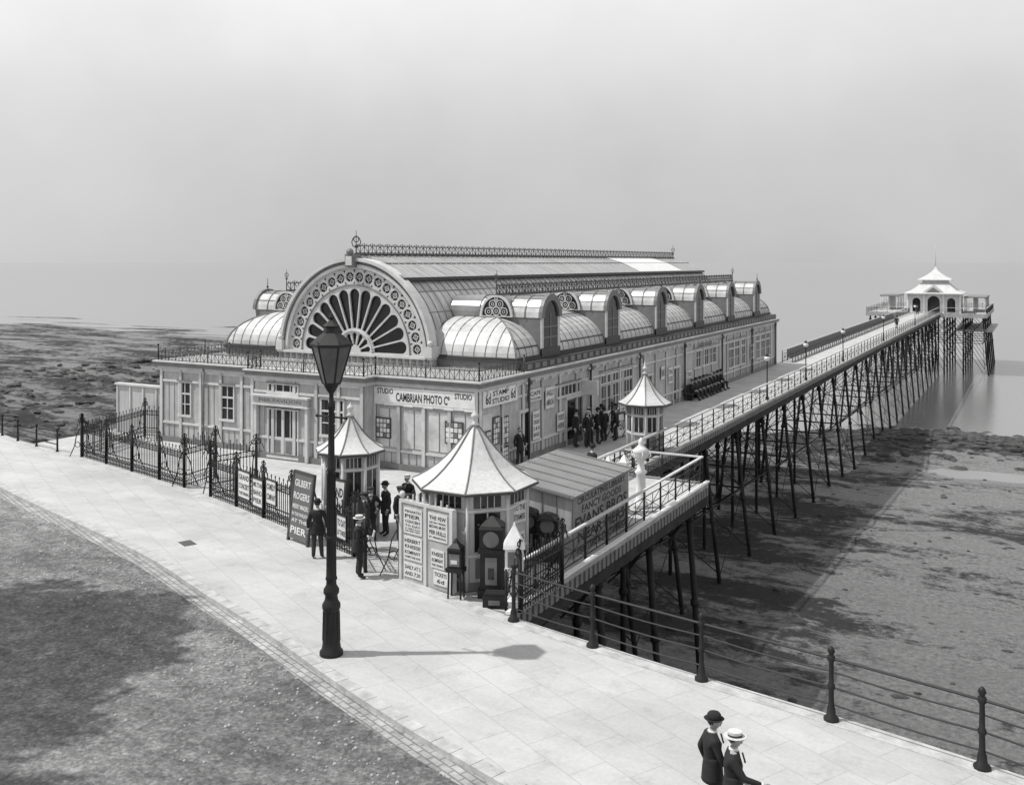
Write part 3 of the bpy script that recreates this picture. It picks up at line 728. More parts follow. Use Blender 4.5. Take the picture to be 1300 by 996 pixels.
# pier head pavilion
hp=empty('pier_head_shelter')
m=M(); hx,hy=-16.6,191
m.box(hx-4.3,hx+4.3,hy-3.5,hy+4,0,3.4,TRIM)
for k,(a,b_) in enumerate(((-3.5,-2.2),(-1.0,1.0),(2.2,3.5))):
    y=hy-3.52; pts=[(hx+a,y,.2),(hx+b_,y,.2)]+[(hx+(a+b_)/2+(b_-a)/2*cos(pi*q/8),y,2.0+(b_-a)/2*sin(pi*q/8)) for q in range(9)]
    m.add(pts,[tuple(range(len(pts)))],GLASS)
for k in range(3): m.box(hx+4.3,hx+4.32,hy-2.8+k*2.3,hy-1.2+k*2.3,.8,2.5,GLASS)
for a in (-4.3,-1.6,1.6,4.3): m.box(hx+a-.12,hx+a+.12,hy-3.7,hy-3.5,0,3.4,WHITE)
m.build('walls',hp)
m=M()
m.lathe(hx,hy+.2,[(6.9,3.35),(6.9,3.5),(5.2,4.0),(4.0,4.7),(3.2,5.3)],KROOF,4,pi/4,False)
m.lathe(hx,hy+.2,[(2.9,5.1),(2.9,5.9)],TRIM,4,pi/4,False)
m.lathe(hx,hy+.2,[(4.0,5.8),(3.9,5.95),(2.6,6.4),(1.4,7.0),(.5,7.6),(.12,8.2)],KROOF,4,pi/4,False)
m.add([(hx-2,hy-4.4,3.5),(hx+2,hy-4.4,3.5),(hx,hy-4.4,5.0),(hx-2,hy-1,3.5),(hx+2,hy-1,3.5),(hx,hy-1,5.0)],[(0,1,2),(0,2,5,3),(1,4,5,2)],TRIM)
m.add([(hx-1.2,hy-4.42,3.65),(hx+1.2,hy-4.42,3.65),(hx,hy-4.42,4.55)],[(0,1,2)],TRIMD)
m.rod((hx,hy+.2,8.0),(hx,hy+.2,12.4),.06,WALL2,6,.03)
m.build('roof',hp)
m=M()
for (x0,x1,y0,y1) in ((hx+4.6,hx+8.2,192,206),(hx-10.2,hx-7,196,206)):
    m.box(x0,x1,y0,y1,2.6,2.8,TRIMD); m.box(x0+1.5,x0+1.7,y0+.5,y1-.5,.0,2.6,WALL)
    for k in range(5):
        for x in (x0+.15,x1-.15): m.rod((x,y0+.3+k*(y1-y0-.6)/4,0),(x,y0+.3+k*(y1-y0-.6)/4,2.6),.08,TRIM,6)
m.build('wings',hp)

# ------------------------------------------------------------------ kiosks
def kiosk(cx,cy,R,eR,ez,tz,fz,rot=pi/8,n=8,wallm=WALL2):
    m=M()
    m.lathe(cx,cy,[(R+.05,0),(R+.05,.22)],TRIMD,n,rot,False); m.lathe(cx,cy,[(R,.2),(R,ez)],wallm,n,rot,False)
    for k in range(n):
        a=rot+2*pi*k/n; x,y=cx+R*cos(a),cy+R*sin(a); m.rod((x,y,0),(x,y,ez),.06,TRIM,6)
        a2=rot+2*pi*(k+1)/n; x2,y2=cx+R*cos(a2),cy+R*sin(a2)
        A=Vector((x,y,0));B=Vector((x2,y2,0))
        for z in (.95,ez-.55,ez-.1): m.beam(A+Vector((0,0,z)),B+Vector((0,0,z)),.09,.07,TRIM)
        u=(B-A).normalized(); L=(B-A).length; nn=u.cross(Vector((0,0,1)))
        X=XF(A+u*L/2+nn*0.005,u,(0,0,1))
        if R<1.2 or k%2==0:
            m.box(-L*.32,L*.32,1.05,ez-.62,0,.012,GLASS,X=X); m.box(-.02,.02,1.05,ez-.62,.012,.03,TRIM,X=X)
        m.box(-L*.34,L*.34,ez-.48,ez-.16,0,.01,GLASS,X=X)
        for q in range(1,4): m.box(-L*.34+L*.17*q-.012,-L*.34+L*.17*q+.012,ez-.48,ez-.16,.01,.02,TRIM,X=X)
        m.box(-L*.3,L*.3,.32,.85,0,.015,TRIMD,X=X)
    h=tz-ez
    prof=[(R,ez-.12),(eR,ez-.06),(eR*1.01,ez+.01),(eR*.90,ez+h*.06),(eR*.76,ez+h*.15),(eR*.60,ez+h*.28),(eR*.46,ez+h*.42),(eR*.34,ez+h*.57),(eR*.23,ez+h*.73),(eR*.13,ez+h*.88),(.07,tz)]
    m.lathe(cx,cy,prof,KROOF,n,rot,False)
    m.lathe(cx,cy,[(eR*.97,ez-.10),(eR*1.02,ez-.07),(eR*1.02,ez-.02),(eR*.97,ez-.02)],DARKT,n,rot,False)
    for k in range(n):
        a=rot+2*pi*k/n; m.path([(cx+r*cos(a),cy+r*sin(a),z+.01) for r,z in prof[2:]],.028,TRIMD,5)
    m.lathe(cx,cy,[(.05,tz-.05),(.14,tz+.02),(.06,tz+.08),(.05,tz+.16),(.12,tz+.24),(.1,tz+.32),(.04,tz+.36),(.025,fz-.05),(.005,fz)],TRIM,10)
    return m
kiosk(-14.35,24.1,1.5,1.82,2.72,4.3,4.85).build('ticket_kiosk')
kiosk(-20.35,26.0,.95,1.18,2.75,3.85,4.3).build('ticket_kiosk')
kiosk(-16.5,43.5,.85,1.25,2.35,3.7,4.3).build('ticket_kiosk')
m=M(); a=Vector((-15.95,22.75,0));b_=Vector((-14.0,22.35,0)); u=(b_-a).normalized(); nn=u.cross(Vector((0,0,1)))
m.wall(a,b_,.1,0,2.2,WALL); m.wall(a-u*.05,b_+u*.05,.16,2.2,2.28,TRIM)
for f in (0,.5,1): p=a.lerp(b_,f); m.wall(p-u*.05,p+u*.05,.18,0,2.2,TRIM)
m.ball(a+Vector((0,0,2.4)),.1,TRIM,6)
for k in range(10): 
    p=a.lerp(b_,k/9); m.rod(p+Vector((0,0,2.28)),p+Vector((0,0,2.28+.28*sin(pi*k/9))),.03,TRIM,4)
def hb(f,z,w,h,L): poster(m,a.lerp(b_,f)+nn*.055+Vector((0,0,z)),u,w,h,L,POSTER)
hb(.25,1.72,.72,.72,[('PENARTH',.8),('PIER',1.3),('CONCERT',1),('TO DAY',.8),('AT THREE O CLOCK',.5),('AND SEVEN THIRTY',.5)]);hb(.25,.95,.72,.66,[('HERBERT',1),('KNEESE',1),('KOMPANY',1),('COMEDY AND SONG',.6)])
hb(.25,.33,.72,.4,[('DAILY AT 3',1),('AND 7.30',1)])
hb(.74,1.72,.74,.75,[('THE FEW',1),('AND ONLY ORIGINAL',.5),('BROWN MUSIC',.8),('PIER HULLS',1.1),('BY PERMISSION',.5)]);hb(.74,.85,.5,.5,[('KNEESE',1),('KOMPANY',1),('EVERY EVENING',.6)]);hb(.8,.35,.55,.4,[('TICKETS',1),('6d',1)])
m.build('poster_hoarding')
m=M()
poster(m,(-12.93,24.15,1.95),(.25,1,0),.55,.6,[('TO THE',1),('STEAMERS',1)]); poster(m,(-12.93,24.1,1.1),(.25,1,0),.5,.6,[('FARES',1),('1/-',1)]); m.build('kiosk_bills')

SB=mat('advert_board',.28,.7,.2,2,dirt=.3)
m=M(); x0,x1,y0,y1=-15.1,-12.5,26.7,31.3
m.box(x0,x1,y0,y1,-.02,1.85,WALL)
m.add([(x0,y0,1.85),(x1,y0,1.85),(x0,y0,2.25),(x0,y1,1.85),(x1,y1,1.85),(x0,y1,2.25)],[(0,1,2),(3,5,4),(0,2,5,3)],WALL)
m.add([(x0-.1,y0-.15,2.30),(x1+.15,y0-.15,1.90),(x1+.15,y1+.15,1.90),(x0-.1,y1+.15,2.30),(x0-.1,y0-.15,2.24),(x1+.15,y0-.15,1.84),(x1+.15,y1+.15,1.84),(x0-.1,y1+.15,2.24)],[(0,1,2,3),(4,7,6,5),(0,4,5,1),(1,5,6,2),(2,6,7,3)],PLANKS)
for k in range(7): s_=y0-.1+k*.78; m.beam((x0-.1,s_,2.315),(x1+.15,s_,1.915),.04,.03,TRIMD)
m.box(x1,x1+.04,y0+.05,y1-.05,-.4,1.8,SB)
W=Wl((x1,0,0),(0,1,0)); 
for t_,z_,w_,h_,mm in (('CIRCULATING LIBRARY',1.65,3.9,.2,INK),('FANCY GOODS',1.36,3.2,.24,INK),('EVANS BROS',.98,4.2,.38,INK),('NEAR PIERS',.53,3.8,.34,INK),('PRINTERS & STATIONERS',.15,3.9,.24,INK)): W.text(m,t_,29,z_,.045,w_,h_,mm)
for k in range(5): m.box(x0+.5*k+.1,x0+.5*k+.13,y0-.02,y0,0,1.9,TRIMD)
m.build('advert_shed')

# ------------------------------------------------------------------ street lamp
m=M(); lx,ly=-14.3,17.57
m.lathe(lx,ly,[(.27,0),(.27,.08),(.22,.14),(.2,.3),(.18,1.0),(.21,1.08),(.21,1.16),(.155,1.25),(.14,1.36),(.18,1.42),(.18,1.5),(.12,1.6),(.115,1.7),(.14,1.74),(.12,1.8),(.105,2.6),(.13,2.64),(.13,2.7),(.1,2.75),(.085,4.2),(.11,4.24),(.08,4.3),(.065,5.6),(.09,5.66),(.09,5.72),(.055,5.8),(.05,5.98),(.12,6.08),(.17,6.18),(.19,6.22)],IRON,16)
for k in range(12):
    a=2*pi*k/12; m.rod((lx+.19*cos(a),ly+.19*sin(a),.32),(lx+.175*cos(a),ly+.175*sin(a),1.0),.022,IRON,5); m.rod((lx+.108*cos(a),ly+.108*sin(a),1.85),(lx+.09*cos(a),ly+.09*sin(a),4.15),.013,IRON,4)
m.rod((lx-.4,ly,5.45),(lx+.4,ly,5.45),.022,IRON,6); 
for sg in (-1,1): m.ball((lx+sg*.42,ly,5.45),.04,IRON,6)
n=6
lo=lambda q:(lx+.2*cos(q),ly+.2*sin(q),6.22)
hi=lambda q:(lx+.46*cos(q),ly+.46*sin(q),7.1)
for k in range(n):
    a=pi/6+2*pi*k/n;a2=pi/6+2*pi*(k+1)/n
    m.rod(lo(a),hi(a),.022,IRON,5); m.rod(lo(a),lo(a2),.025,IRON,5); m.rod(hi(a),hi(a2),.035,IRON,5)
    m.add([lo(a),lo(a2),hi(a2),hi(a)],[(0,1,2,3)],LAMPG)
    m.rod((lx+.46*cos(a),ly+.46*sin(a),7.1),(lx+.48*cos(a),ly+.48*sin(a),7.22),.02,IRON,4,.004)
m.lathe(lx,ly,[(.50,7.08),(.50,7.13),(.34,7.27),(.2,7.38),(.17,7.5),(.2,7.54),(.1,7.62),(.04,7.68),(.06,7.74),(.01,7.86)],IRON,6,pi/6,False)
m.build('street_lamp')
def pier_lamp(x,y,h=3.2):
    m=M(); m.lathe(x,y,[(.12,0),(.12,.1),(.07,.2),(.06,.9),(.04,1),(.035,h-.5),(.07,h-.45),(.05,h-.4)],IRON,8)
    m.ball((x,y,h-.22),.2,WHITE,8); m.lathe(x,y,[(.16,h-.07),(.1,h+.02),(.02,h+.12)],IRON,8); m.build('pier_lamp')
for s_ in (64,76,92,118,150): pier_lamp(-15.75,s_,2.9)
m=M(); x,y=-12.9,33.6
m.lathe(x,y,[(.28,0),(.28,.15),(.2,.25),(.17,1.2),(.24,1.3),(.14,1.4),(.12,1.7),(.2,1.78),(.30,1.9),(.26,2.0),(.32,2.08),(.16,2.2),(.08,2.3),(.11,2.38),(.02,2.55)],WHITE,10)
for k in range(6): a=pi/3*k; m.ring((x+.26*cos(a),y+.26*sin(a),1.95),.12,.025,WHITE,u=(cos(a),sin(a),0)); 
m.build('ornamental_pedestal')
for (x,y) in ((-13.6,32.2),(-13.2,32.7)):
    m=M(); m.box(x-.13,x+.13,y-.13,y+.13,0,1.7,WHITE); m.box(x-.18,x+.18,y-.18,y+.18,1.7,1.8,TRIM); m.lathe(x,y,[(.2,1.8),(.03,2.05)],WHITE,4,pi/4,False); m.box(x-.16,x+.16,y-.16,y+.16,0,.2,TRIM); m.build('gate_pillar')

# ------------------------------------------------------------------ slot machines
def machine(x,y,h,ang,kind,name='penny_slot_machine',mt=IRON):
    m=M(); X=Matrix.Translation((x,y,0))@Matrix.Rotation(ang,4,'Z')
    if kind==0:
        m.box(-.36,.36,-.25,.25,0,.2,mt,X=X); m.box(-.3,.3,-.2,.2,.2,h*.55,mt,X=X); m.box(-.36,.36,-.24,.24,h*.55,h*.6,mt,X=X)
        m.box(-.32,.32,-.2,.2,h*.6,h*.86,mt,X=X); m.lathe(0,0,[(.46,h*.86),(.4,h*.9),(.2,h*.96),(.05,h)],mt,4,pi/4,False,X=X)
        m.add([(0,-.215,h*.73)]+[(.2*cos(2*pi*k/14),-.215,h*.73+.2*sin(2*pi*k/14)) for k in range(14)],[(0,1+k,1+(k+1)%14) for k in range(14)],TRIMD,X=X)
        m.ring((0,-.22,h*.73),.21,.014,TRIMD,n=12,X=X); m.box(-.16,.16,-.215,-.2,.35,h*.5,TRIMD,X=X); m.box(-.08,.08,-.23,-.2,.5,.8,GLASS,X=X)
        for sg in (-1,1): m.ball((sg*.33,-.2,h*.9),.04,mt,5,X=X)
    elif kind==1:
        for sx in (-.18,.18):
            for sy in (-.13,.13): m.rod((sx,sy,0),(sx*.9,sy*.9,h*.5),.025,mt,6,X=X)
        m.box(-.24,.24,-.17,.17,h*.45,h*.52,mt,X=X); m.box(-.2,.2,-.14,.14,h*.52,h*.82,mt,X=X); m.box(-.15,.15,-.155,-.14,h*.56,h*.76,TRIMD,X=X)
        m.lathe(0,0,[(.27,h*.82),(.25,h*.86),(.1,h*.93),(.02,h)],mt,4,pi/4,False,X=X); m.box(-.09,.09,-.17,-.155,h*.6,h*.66,POSTER,X=X)
    elif kind==2:
        m.box(-.2,.2,-.2,.2,0,.25,mt,X=X); m.lathe(0,0,[(.2,.25),(.15,.35),(.13,h*.4),(.2,h*.46)],mt,8,0,False,X=X); m.box(-.24,.24,-.2,.2,h*.46,h*.72,mt,X=X)
        m.box(-.17,.17,-.21,-.2,h*.5,h*.68,TRIMD,X=X); m.lathe(0,0,[(.4,h*.72),(.36,h*.76),(.2,h*.86),(.06,h*.95),(.02,h)],mt,4,pi/4,False,X=X)
    elif kind==3:
        m.box(-.3,.3,-.2,.2,0,.28,mt,X=X); m.box(-.26,.26,-.16,.2,.28,.36,mt,X=X); m.box(-.15,.15,-.21,-.2,.08,.2,TRIMD,X=X)
    m.build(name)
machine(-13.0,22.75,2.15,.35,0); machine(-13.75,22.1,1.6,.2,1); machine(-12.55,22.1,.4,.4,3,'weighing_scale_base'); machine(-12.0,22.15,2.25,.5,2,'weighing_machine',WHITE)
machine(-13.75,26.25,1.55,.4,0); machine(-13.1,26.3,1.45,.4,0)

# ------------------------------------------------------------------ sea rails
m=M()
posts=[(-11.6,21.5),(-9.2,20.95),(-6.4,20.4),(-3.6,19.85),(-.9,19.25),(1.8,18.5),(4.5,17.7),(7.3,16.8),(10.5,15.7)]
for x,y in posts:
    y-=.12
    m.lathe(x,y,[(.15,0),(.15,.06),(.09,.12),(.08,.25),(.055,.32),(.05,.6),(.075,.64),(.075,.7),(.05,.74),(.045,1.15),(.075,1.19),(.075,1.27),(.04,1.3),(.05,1.32),(.075,1.37),(.05,1.43),(.01,1.47)],IRON,10)
for (x0,y0),(x1,y1) in zip(posts,posts[1:]):
    for z,r in ((.33,.018),(.67,.02),(.97,.018),(1.23,.028)):
        pts=[(x0+(x1-x0)*k/6,y0-.12+(y1-y0)*k/6,z-.035*sin(pi*k/6)*(0 if r>.025 else 1)) for k in range(7)]; m.path(pts,r,IRON,5)
m.build('seafront_railing')
m=M(); t_=-62; prev=None
while t_<-38.9:
    p=(t_,edge_s(t_)-.15); m.lathe(p[0],p[1],[(.09,0),(.05,.1),(.04,.95),(.07,1.0),(.05,1.1),(.01,1.14)],IRON,7)
    if prev:
        for z in (.35,.65,.95): m.rod((prev[0],prev[1],z),(p[0],p[1],z),.028,IRON,4)
    prev=p; t_+=2.1
m.build('seafront_railing')
def scroll(m,p,u,h,w):
    Z=Vector((0,0,1))
    for sg in (-1,1):
        m.ring(p+u*sg*w*.5+Z*h*.35,w*.4,.022,IRON,u=u,n=8); m.ring(p+u*sg*w*.3+Z*h*.75,w*.25,.018,IRON,u=u,n=8)
        m.path([p+u*sg*w*1.4-Z*.15,p+u*sg*w*1.1+Z*h*.1,p+u*sg*w*.5+Z*h*.35,p+Z*h*.7],.018,IRON,4)
    m.rod(p,p+Z*h,.025,IRON,5,.008); m.ball(p+Z*h*.9,.04,IRON,5)
def ornate(m,a,b,h=1.45,posts_=True,arch=0,back=True):
    a=Vector((a[0],a[1],0));b=Vector((b[0],b[1],0));d=(b-a);L=d.length;d.normalize();Z=Vector((0,0,1)); nb=Vector((-d.y,d.x,0))
    n=max(2,int(L/.135))
    for z in (.12,.5,h-.28,h-.08): m.rod(a+Z*z,b+Z*z,.024,IRON,4)
    for k in range(n+1):
        p=a.lerp(b,k/n); hh=h+(.12 if k%2==0 else -.04)+arch*sin(pi*k/n)
        m.rod(p,p+Z*hh,.015,IRON,4); m.rod(p+Z*hh,p+Z*(hh+.09),.03,IRON,4,.002)
        if k<n and k%2==0:
            q=p+d*L/n; m.ring(q+Z*(h-.18),.075,.013,IRON,u=d,n=6,m=3); m.ring(q+Z*.31,.09,.013,IRON,u=d,n=6,m=3)
    if posts_:
        for p in (a,b):
            m.rod(p,p+Z*(h+.2),.055,IRON,6); scroll(m,p+Z*(h+.1),d,.5,.24)
            if back:
                m.path([p+Z*h,p+nb*.25+Z*h*.7,p+nb*.35+Z*h*.35,p+nb*.6],.022,IRON,4); m.ring(p+nb*.2+Z*h*.4,.13,.016,IRON,u=nb,n=8)
m=M()
fp=[-38.9,-36.6,-34.3,-32.0,-30.0]
for a,b_ in zip(fp,fp[1:]): ornate(m,(a,edge_s(a)+.05),(b_,edge_s(b_)+.05))
ornate(m,(-38.9,edge_s(-38.9)),(-40.5,34.8));ornate(m,(-40.5,34.8),(-39.6,34.9),posts_=False)
fp=[-28.0,-26.0,-24.0,-22.1]
for a,b_ in zip(fp,fp[1:]): ornate(m,(a,edge_s(a)+.05),(b_,edge_s(b_)+.05))
fp=[-19.6,-18.4]
for a,b_ in zip(fp,fp[1:]): ornate(m,(a,edge_s(a)+.05),(b_,edge_s(b_)+.05))
m.build('ornate_iron_fence')
m=M(); 
ornate(m,(-30.0,edge_s(-30)+.05),(-30.3,edge_s(-30)+2.0),1.6,arch=.3); ornate(m,(-28.0,edge_s(-28)+.05),(-27.4,edge_s(-28)+1.9),1.6,arch=.3)
m.build('entrance_gates')
m=M(); ornate(m,(-18.2,edge_s(-18.2)+.05),(-17.2,edge_s(-18.2)-.9),1.5,arch=.25);ornate(m,(-16.1,edge_s(-16.1)+.05),(-16.7,edge_s(-16.1)+1.6),1.5,arch=.25); m.build('entrance_gates')
m=M(); ornate(m,(-11.75,22.0),(-11.7,24.4),1.3,arch=.2); m.build('side_gate')
m=M()
def fb(t,z,w,h,L):
    y=edge_s(t); u=Vector((1,(edge_s(t+.5)-edge_s(t-.5)),0)).normalized(); poster(m,(t,y-.02,z),u,w,h,L,POSTER,IRON)
fb(-25.3,.95,.9,.95,[('GRAND',1),('CONCERT',1),('THIS EVENING',.6)]);fb(-24.3,.85,.75,.95,[('MILTON',1),('BAND',1),('PIER',1)]);fb(-23.35,1.05,.7,.8,[('COMEDY',1),('COMPANY',1)]);fb(-19.0,.8,.55,.7,[('TO DAY',1),('AT THREE',.7)])
m.build('fence_bills')
def board(x,y,ang,w,h,L,z0=.1,lean=.12,bm=SB,tx=INK):
    m=M(); X0=Matrix.Translation((x,y,0))@Matrix.Rotation(ang,4,'Z')@Matrix.Rotation(-lean,4,'X')
    m.box(-w/2,w/2,-.03,.03,z0,h,bm,X=X0)
    for sg in (-1,1): m.box(sg*w/2-.04,sg*w/2+.04,-.045,.045,0,h+.05,DARKT,X=X0)
    m.box(-w/2,w/2,-.045,.045,h-.03,h+.05,DARKT,X=X0)
    for sg in (-1,1): m.beam(X0@Vector((sg*w/2,.03,h*.8)),X0@Vector((sg*w/2,.03,h*.8))+Vector((-sin(ang)*.5,cos(ang)*.5,-h*.78)),.04,.04,DARKT)
    y_=h-.12; tot=sum(k for _,k in L)
    for t_,k in L:
        hh=(h-z0-.2)*k/tot; add_text(m,t_,X0@XF((0,-.036,y_-hh/2),(1,0,0),(0,0,1)),w*.8 if len(t_)>3 else w*.4,hh*.55,tx); y_-=hh
    m.build('notice_board')
board(-20.9,24.0,-.3,1.15,2.2,[('GILBERT',1.2),('ROGERS',1.2),('MERRY MAKERS',.8),('IN THE PAVILION',.6),('AT THE',.6),('PIER',1.2)],bm=mat('grey_board',.12,.7,.1,2),tx=LINEN)
board(-20.2,24.9,-.2,.8,1.9,[('BAND',1),('DAILY',1),('3 30',1)],bm=POSTER)
board(-25.0,31.5,.1,1.0,1.5,[('CONCERT',1),('8 PM',1)],bm=POSTER)
board(-19.3,31.8,.5,.8,1.6,[('NEWS',1),('CAFE',1)],bm=DARKT,tx=LINEN)
board(-18.9,46.5,1.4,.8,1.2,[('TEAS',1)],bm=POSTER)
m=M(); ornate(m,(-18.6,47.0),(-19.9,47.6),1.2); m.build('deck_barrier')
m=M(); pier_rail(m,(-15.6,33.4,0),(-15.6,43,0),1.1,1.6,WHITE); m.build('deck_barrier')
m=M(); m.box(-20.3,-19.8,60.8,68.4,.4,.46,DARKT); m.box(-20.36,-20.3,60.8,68.4,.46,.95,DARKT)
for k in range(6): m.box(-20.25,-19.85,61+k*1.45,61.06+k*1.45,0,.4,IRON)
m.build('bench')

# ------------------------------------------------------------------ people
POSES={
'stand':dict(le=(-.26,-.03,1.14),lw=(-.27,.06,.90),re=(.26,-.03,1.14),rw=(.27,.07,.90),lk=(-.1,.03,.5),la=(-.11,-.02,.09),rk=(.1,.02,.5),ra=(.13,-.01,.09)),
'walk':dict(le=(-.25,-.12,1.15),lw=(-.25,-.03,.92),re=(.25,.07,1.15),rw=(.24,.25,.98),lk=(-.09,.17,.53),la=(-.09,.27,.11),rk=(.09,.0,.5),ra=(.09,-.28,.15)),
'read':dict(le=(-.25,.0,1.15),lw=(-.11,.27,1.12),re=(.25,.0,1.15),rw=(.11,.27,1.14),lk=(-.1,.03,.5),la=(-.11,-.02,.09),rk=(.1,.05,.5),ra=(.13,.03,.09)),
'hips':dict(le=(-.34,-.1,1.18),lw=(-.2,.06,1.02),re=(.26,-.03,1.14),rw=(.27,.05,.9),lk=(-.1,.03,.5),la=(-.12,.02,.09),rk=(.12,.05,.5),ra=(.17,.06,.09)),
'reach':dict(le=(-.27,-.05,1.15),lw=(-.2,.12,.98),re=(.27,.14,1.2),rw=(.25,.40,1.12),lk=(-.09,.12,.52),la=(-.09,.2,.1),rk=(.09,.0,.5),ra=(.09,-.2,.13)),
'sit':dict(le=(-.25,.05,.75),lw=(-.13,.28,.62),re=(.25,.05,.75),rw=(.13,.28,.62),lk=(-.12,.42,.5),la=(-.13,.42,.09),rk=(.12,.42,.5),ra=(.15,.45,.09)),
}
_pc={}
def body(pose,hat,coat,trou,extra=None,turn=0):
    key=(pose,hat,coat.name,trou.name,extra,turn)
    if key in _pc: return _pc[key]
    P=POSES[pose]; dz_=-.42 if pose=='sit' else 0
    J=[((0,0,.95+dz_),.14),((0,-.005,1.1+dz_),.135),((0,0,1.27+dz_),.16),((0,-.01,1.40+dz_),.13),((0,0,1.50+dz_),.058),((0,.012,1.58+dz_),.062)]
    Ed=[(0,1),(1,2),(2,3),(3,4),(4,5)]
    def add(p,r,par): J.append((p,r)); Ed.append((par,len(J)-1)); return len(J)-1
    for sx,e,w in ((-1,P['le'],P['lw']),(1,P['re'],P['rw'])):
        s_=add((sx*.175,-.01,1.40+dz_),.078,3); 
        sh=Vector((sx*.175,-.01,1.40+dz_)); e_=Vector(e); w_=Vector(w)
        i=add(tuple(sh.lerp(e_,.5)),.066,s_); i=add(e,.056,i); i=add(tuple(e_.lerp(w_,.5)),.05,i); i=add(w,.042,i)
    for sx,k,a in ((-1,P['lk'],P['la']),(1,P['rk'],P['ra'])):
        h=add((sx*.09,0,.88+dz_),.105,0); hv=Vector((sx*.09,0,.88+dz_));kv=Vector(k);av=Vector(a)
        i=add(tuple(hv.lerp(kv,.5)),.092,h); i=add(k,.074,i); i=add(tuple(kv.lerp(av,.45)),.07,i); i=add(a,.058,i)
        i=add((a[0]+sx*.01,a[1]+.08,max(.05,a[2]-.035)),.045,i); add((a[0]+sx*.02,a[1]+.18,max(.035,a[2]-.05)),.036,i)
    me=bpy.data.meshes.new('sk'); me.from_pydata([j[0] for j in J],Ed,[]); o=bpy.data.objects.new('sk',me); SC.collection.objects.link(o)
    bm=bmesh.new(); bm.from_mesh(me); ly_=bm.verts.layers.skin.verify(); bm.verts.ensure_lookup_table()
    for v,j in zip(bm.verts,J): v[ly_].radius=(j[1],j[1]); v[ly_].use_root=False
    bm.verts[0][ly_].use_root=True; bm.to_mesh(me); bm.free()
    o.modifiers.new('s','SKIN'); sb=o.modifiers.new('u','SUBSURF'); sb.levels=1; sb.render_levels=1
    vs,fs=evalgeo(o)
    m=M(); groups={}
    for f in fs:
        c=sum((vs[i] for i in f),Vector())/len(f)
        if c.z<.10: g=SHOE
        elif c.z>1.495+dz_ and abs(c.x)<.12: g=SKIN
        elif c.z<.9+dz_ and abs(c.x)<.23 : g=trou
        else: g=coat
        groups.setdefault(g.name,(g,[]))[1].append(f)
    for g,ff in groups.values():
        used=sorted({i for f in ff for i in f}); mp={i:k for k,i in enumerate(used)}
        m.add([vs[i] for i in used],[tuple(mp[i] for i in f) for f in ff],g,True)
    if pose!='sit':
        m.lathe(0,0,[(.205,.74),(.2,.80),(.185,.95),(.165,1.08),(.155,1.12)],coat,14,sx=1,sy=.82)
    m.lathe(0,.005,[(.072,1.485+dz_),(.068,1.535+dz_)],LINEN,10)
    m.add([(-.045,.125,1.46+dz_),(.045,.125,1.46+dz_),(0,.168,1.28+dz_)],[(0,1,2)],LINEN); m.rod((0,.13,1.46+dz_),(0,.17,1.31+dz_),.014,INK,5)
    H=Matrix.Translation((0,.025,1.66+dz_))@Matrix.Rotation(turn,4,'Z')
    hv=[];hf=[];nn,mm=14,10
    for j in range(mm+1):
        th=pi*j/mm; z=-cos(th)*.118; r=sin(th)
        for k in range(nn):
            a=2*pi*k/nn; x=.076*r*cos(a); y=.095*r*sin(a)
            if z<0: x*=1+z*1.8; y=y*(1+z*1.0)+(-z*.12)
            if sin(a)>.95 and -.05<z<.03: y+=.012
            hv.append((x,y,z))
    for j in range(mm):
        for k in range(nn): hf.append((j*nn+k,j*nn+(k+1)%nn,(j+1)*nn+(k+1)%nn,(j+1)*nn+k))
    m.add(hv,hf,SKIN,True,X=H)
    m.rod((0,.088,.012),(0,.115,-.022),.009,SKIN,6,.015,X=H)
    for sg in (-1,1):
        m.ball((sg*.078,.0,-.005),.03,SKIN,6,(.35,.7,1.1),X=H); m.ball((sg*.03,.084,.014),.011,HAIR,6,(1.3,.5,.7),X=H); m.ball((sg*.03,.086,.035),.018,HAIR,5,(1.2,.4,.25),X=H)
    m.ball((0,.096,-.042),.03,HAIR,6,(1.1,.4,.35),X=H); m.ball((0,.09,-.062),.02,SKIN,6,(1.1,.4,.3),X=H)
    m.ball((0,-.018,.025),.1,HAIR,8,(.82,.88,.98),X=H)
    if hat=='bowler':
        m.lathe(0,0,[(.092,.035),(.096,.075),(.09,.12),(.07,.15),(.03,.166),(.001,.17)],CLOTH,16,X=H,sy=1.15); m.lathe(0,0,[(.09,.038),(.125,.042),(.135,.055),(.125,.05),(.09,.05)],CLOTH,18,X=H,sy=1.15)
    elif hat=='boater':
        m.lathe(0,0,[(.09,.05),(.09,.125),(.001,.127)],STRAW,18,X=H,sy=1.15,smooth=False); m.lathe(0,0,[(.0915,.055),(.0915,.085)],INK,18,X=H,sy=1.15); m.lathe(0,0,[(.09,.046),(.148,.046),(.148,.053),(.09,.053)],STRAW,20,X=H,sy=1.12,smooth=False)
    elif hat=='cap':
        m.lathe(0,0,[(.09,.04),(.115,.075),(.1,.105),(.05,.12),(.001,.122)],CLOTH2,14,X=H,sy=1.15); m.ball((0,.1,.045),.06,CLOTH2,6,(1,.8,.18),X=H)
    for sx,e,w in ((-1,P['le'],P['lw']),(1,P['re'],P['rw'])):
        d=(Vector(w)-Vector(e)).normalized(); side=Vector((0,1,0))-d*d.y
        if side.length<.3: side=Vector((-sx,0,0))-d*(-sx*d.x)
        side.normalize(); nrm=d.cross(side).normalized()*( -sx); wv=Vector(w)
        m.rod(wv-d*.03,wv+d*.015,.040,LINEN,8)
        Xp=Matrix((( side.x,nrm.x,d.x,(wv+d*.055).x),(side.y,nrm.y,d.y,(wv+d*.055).y),(side.z,nrm.z,d.z,(wv+d*.055).z),(0,0,0,1)))
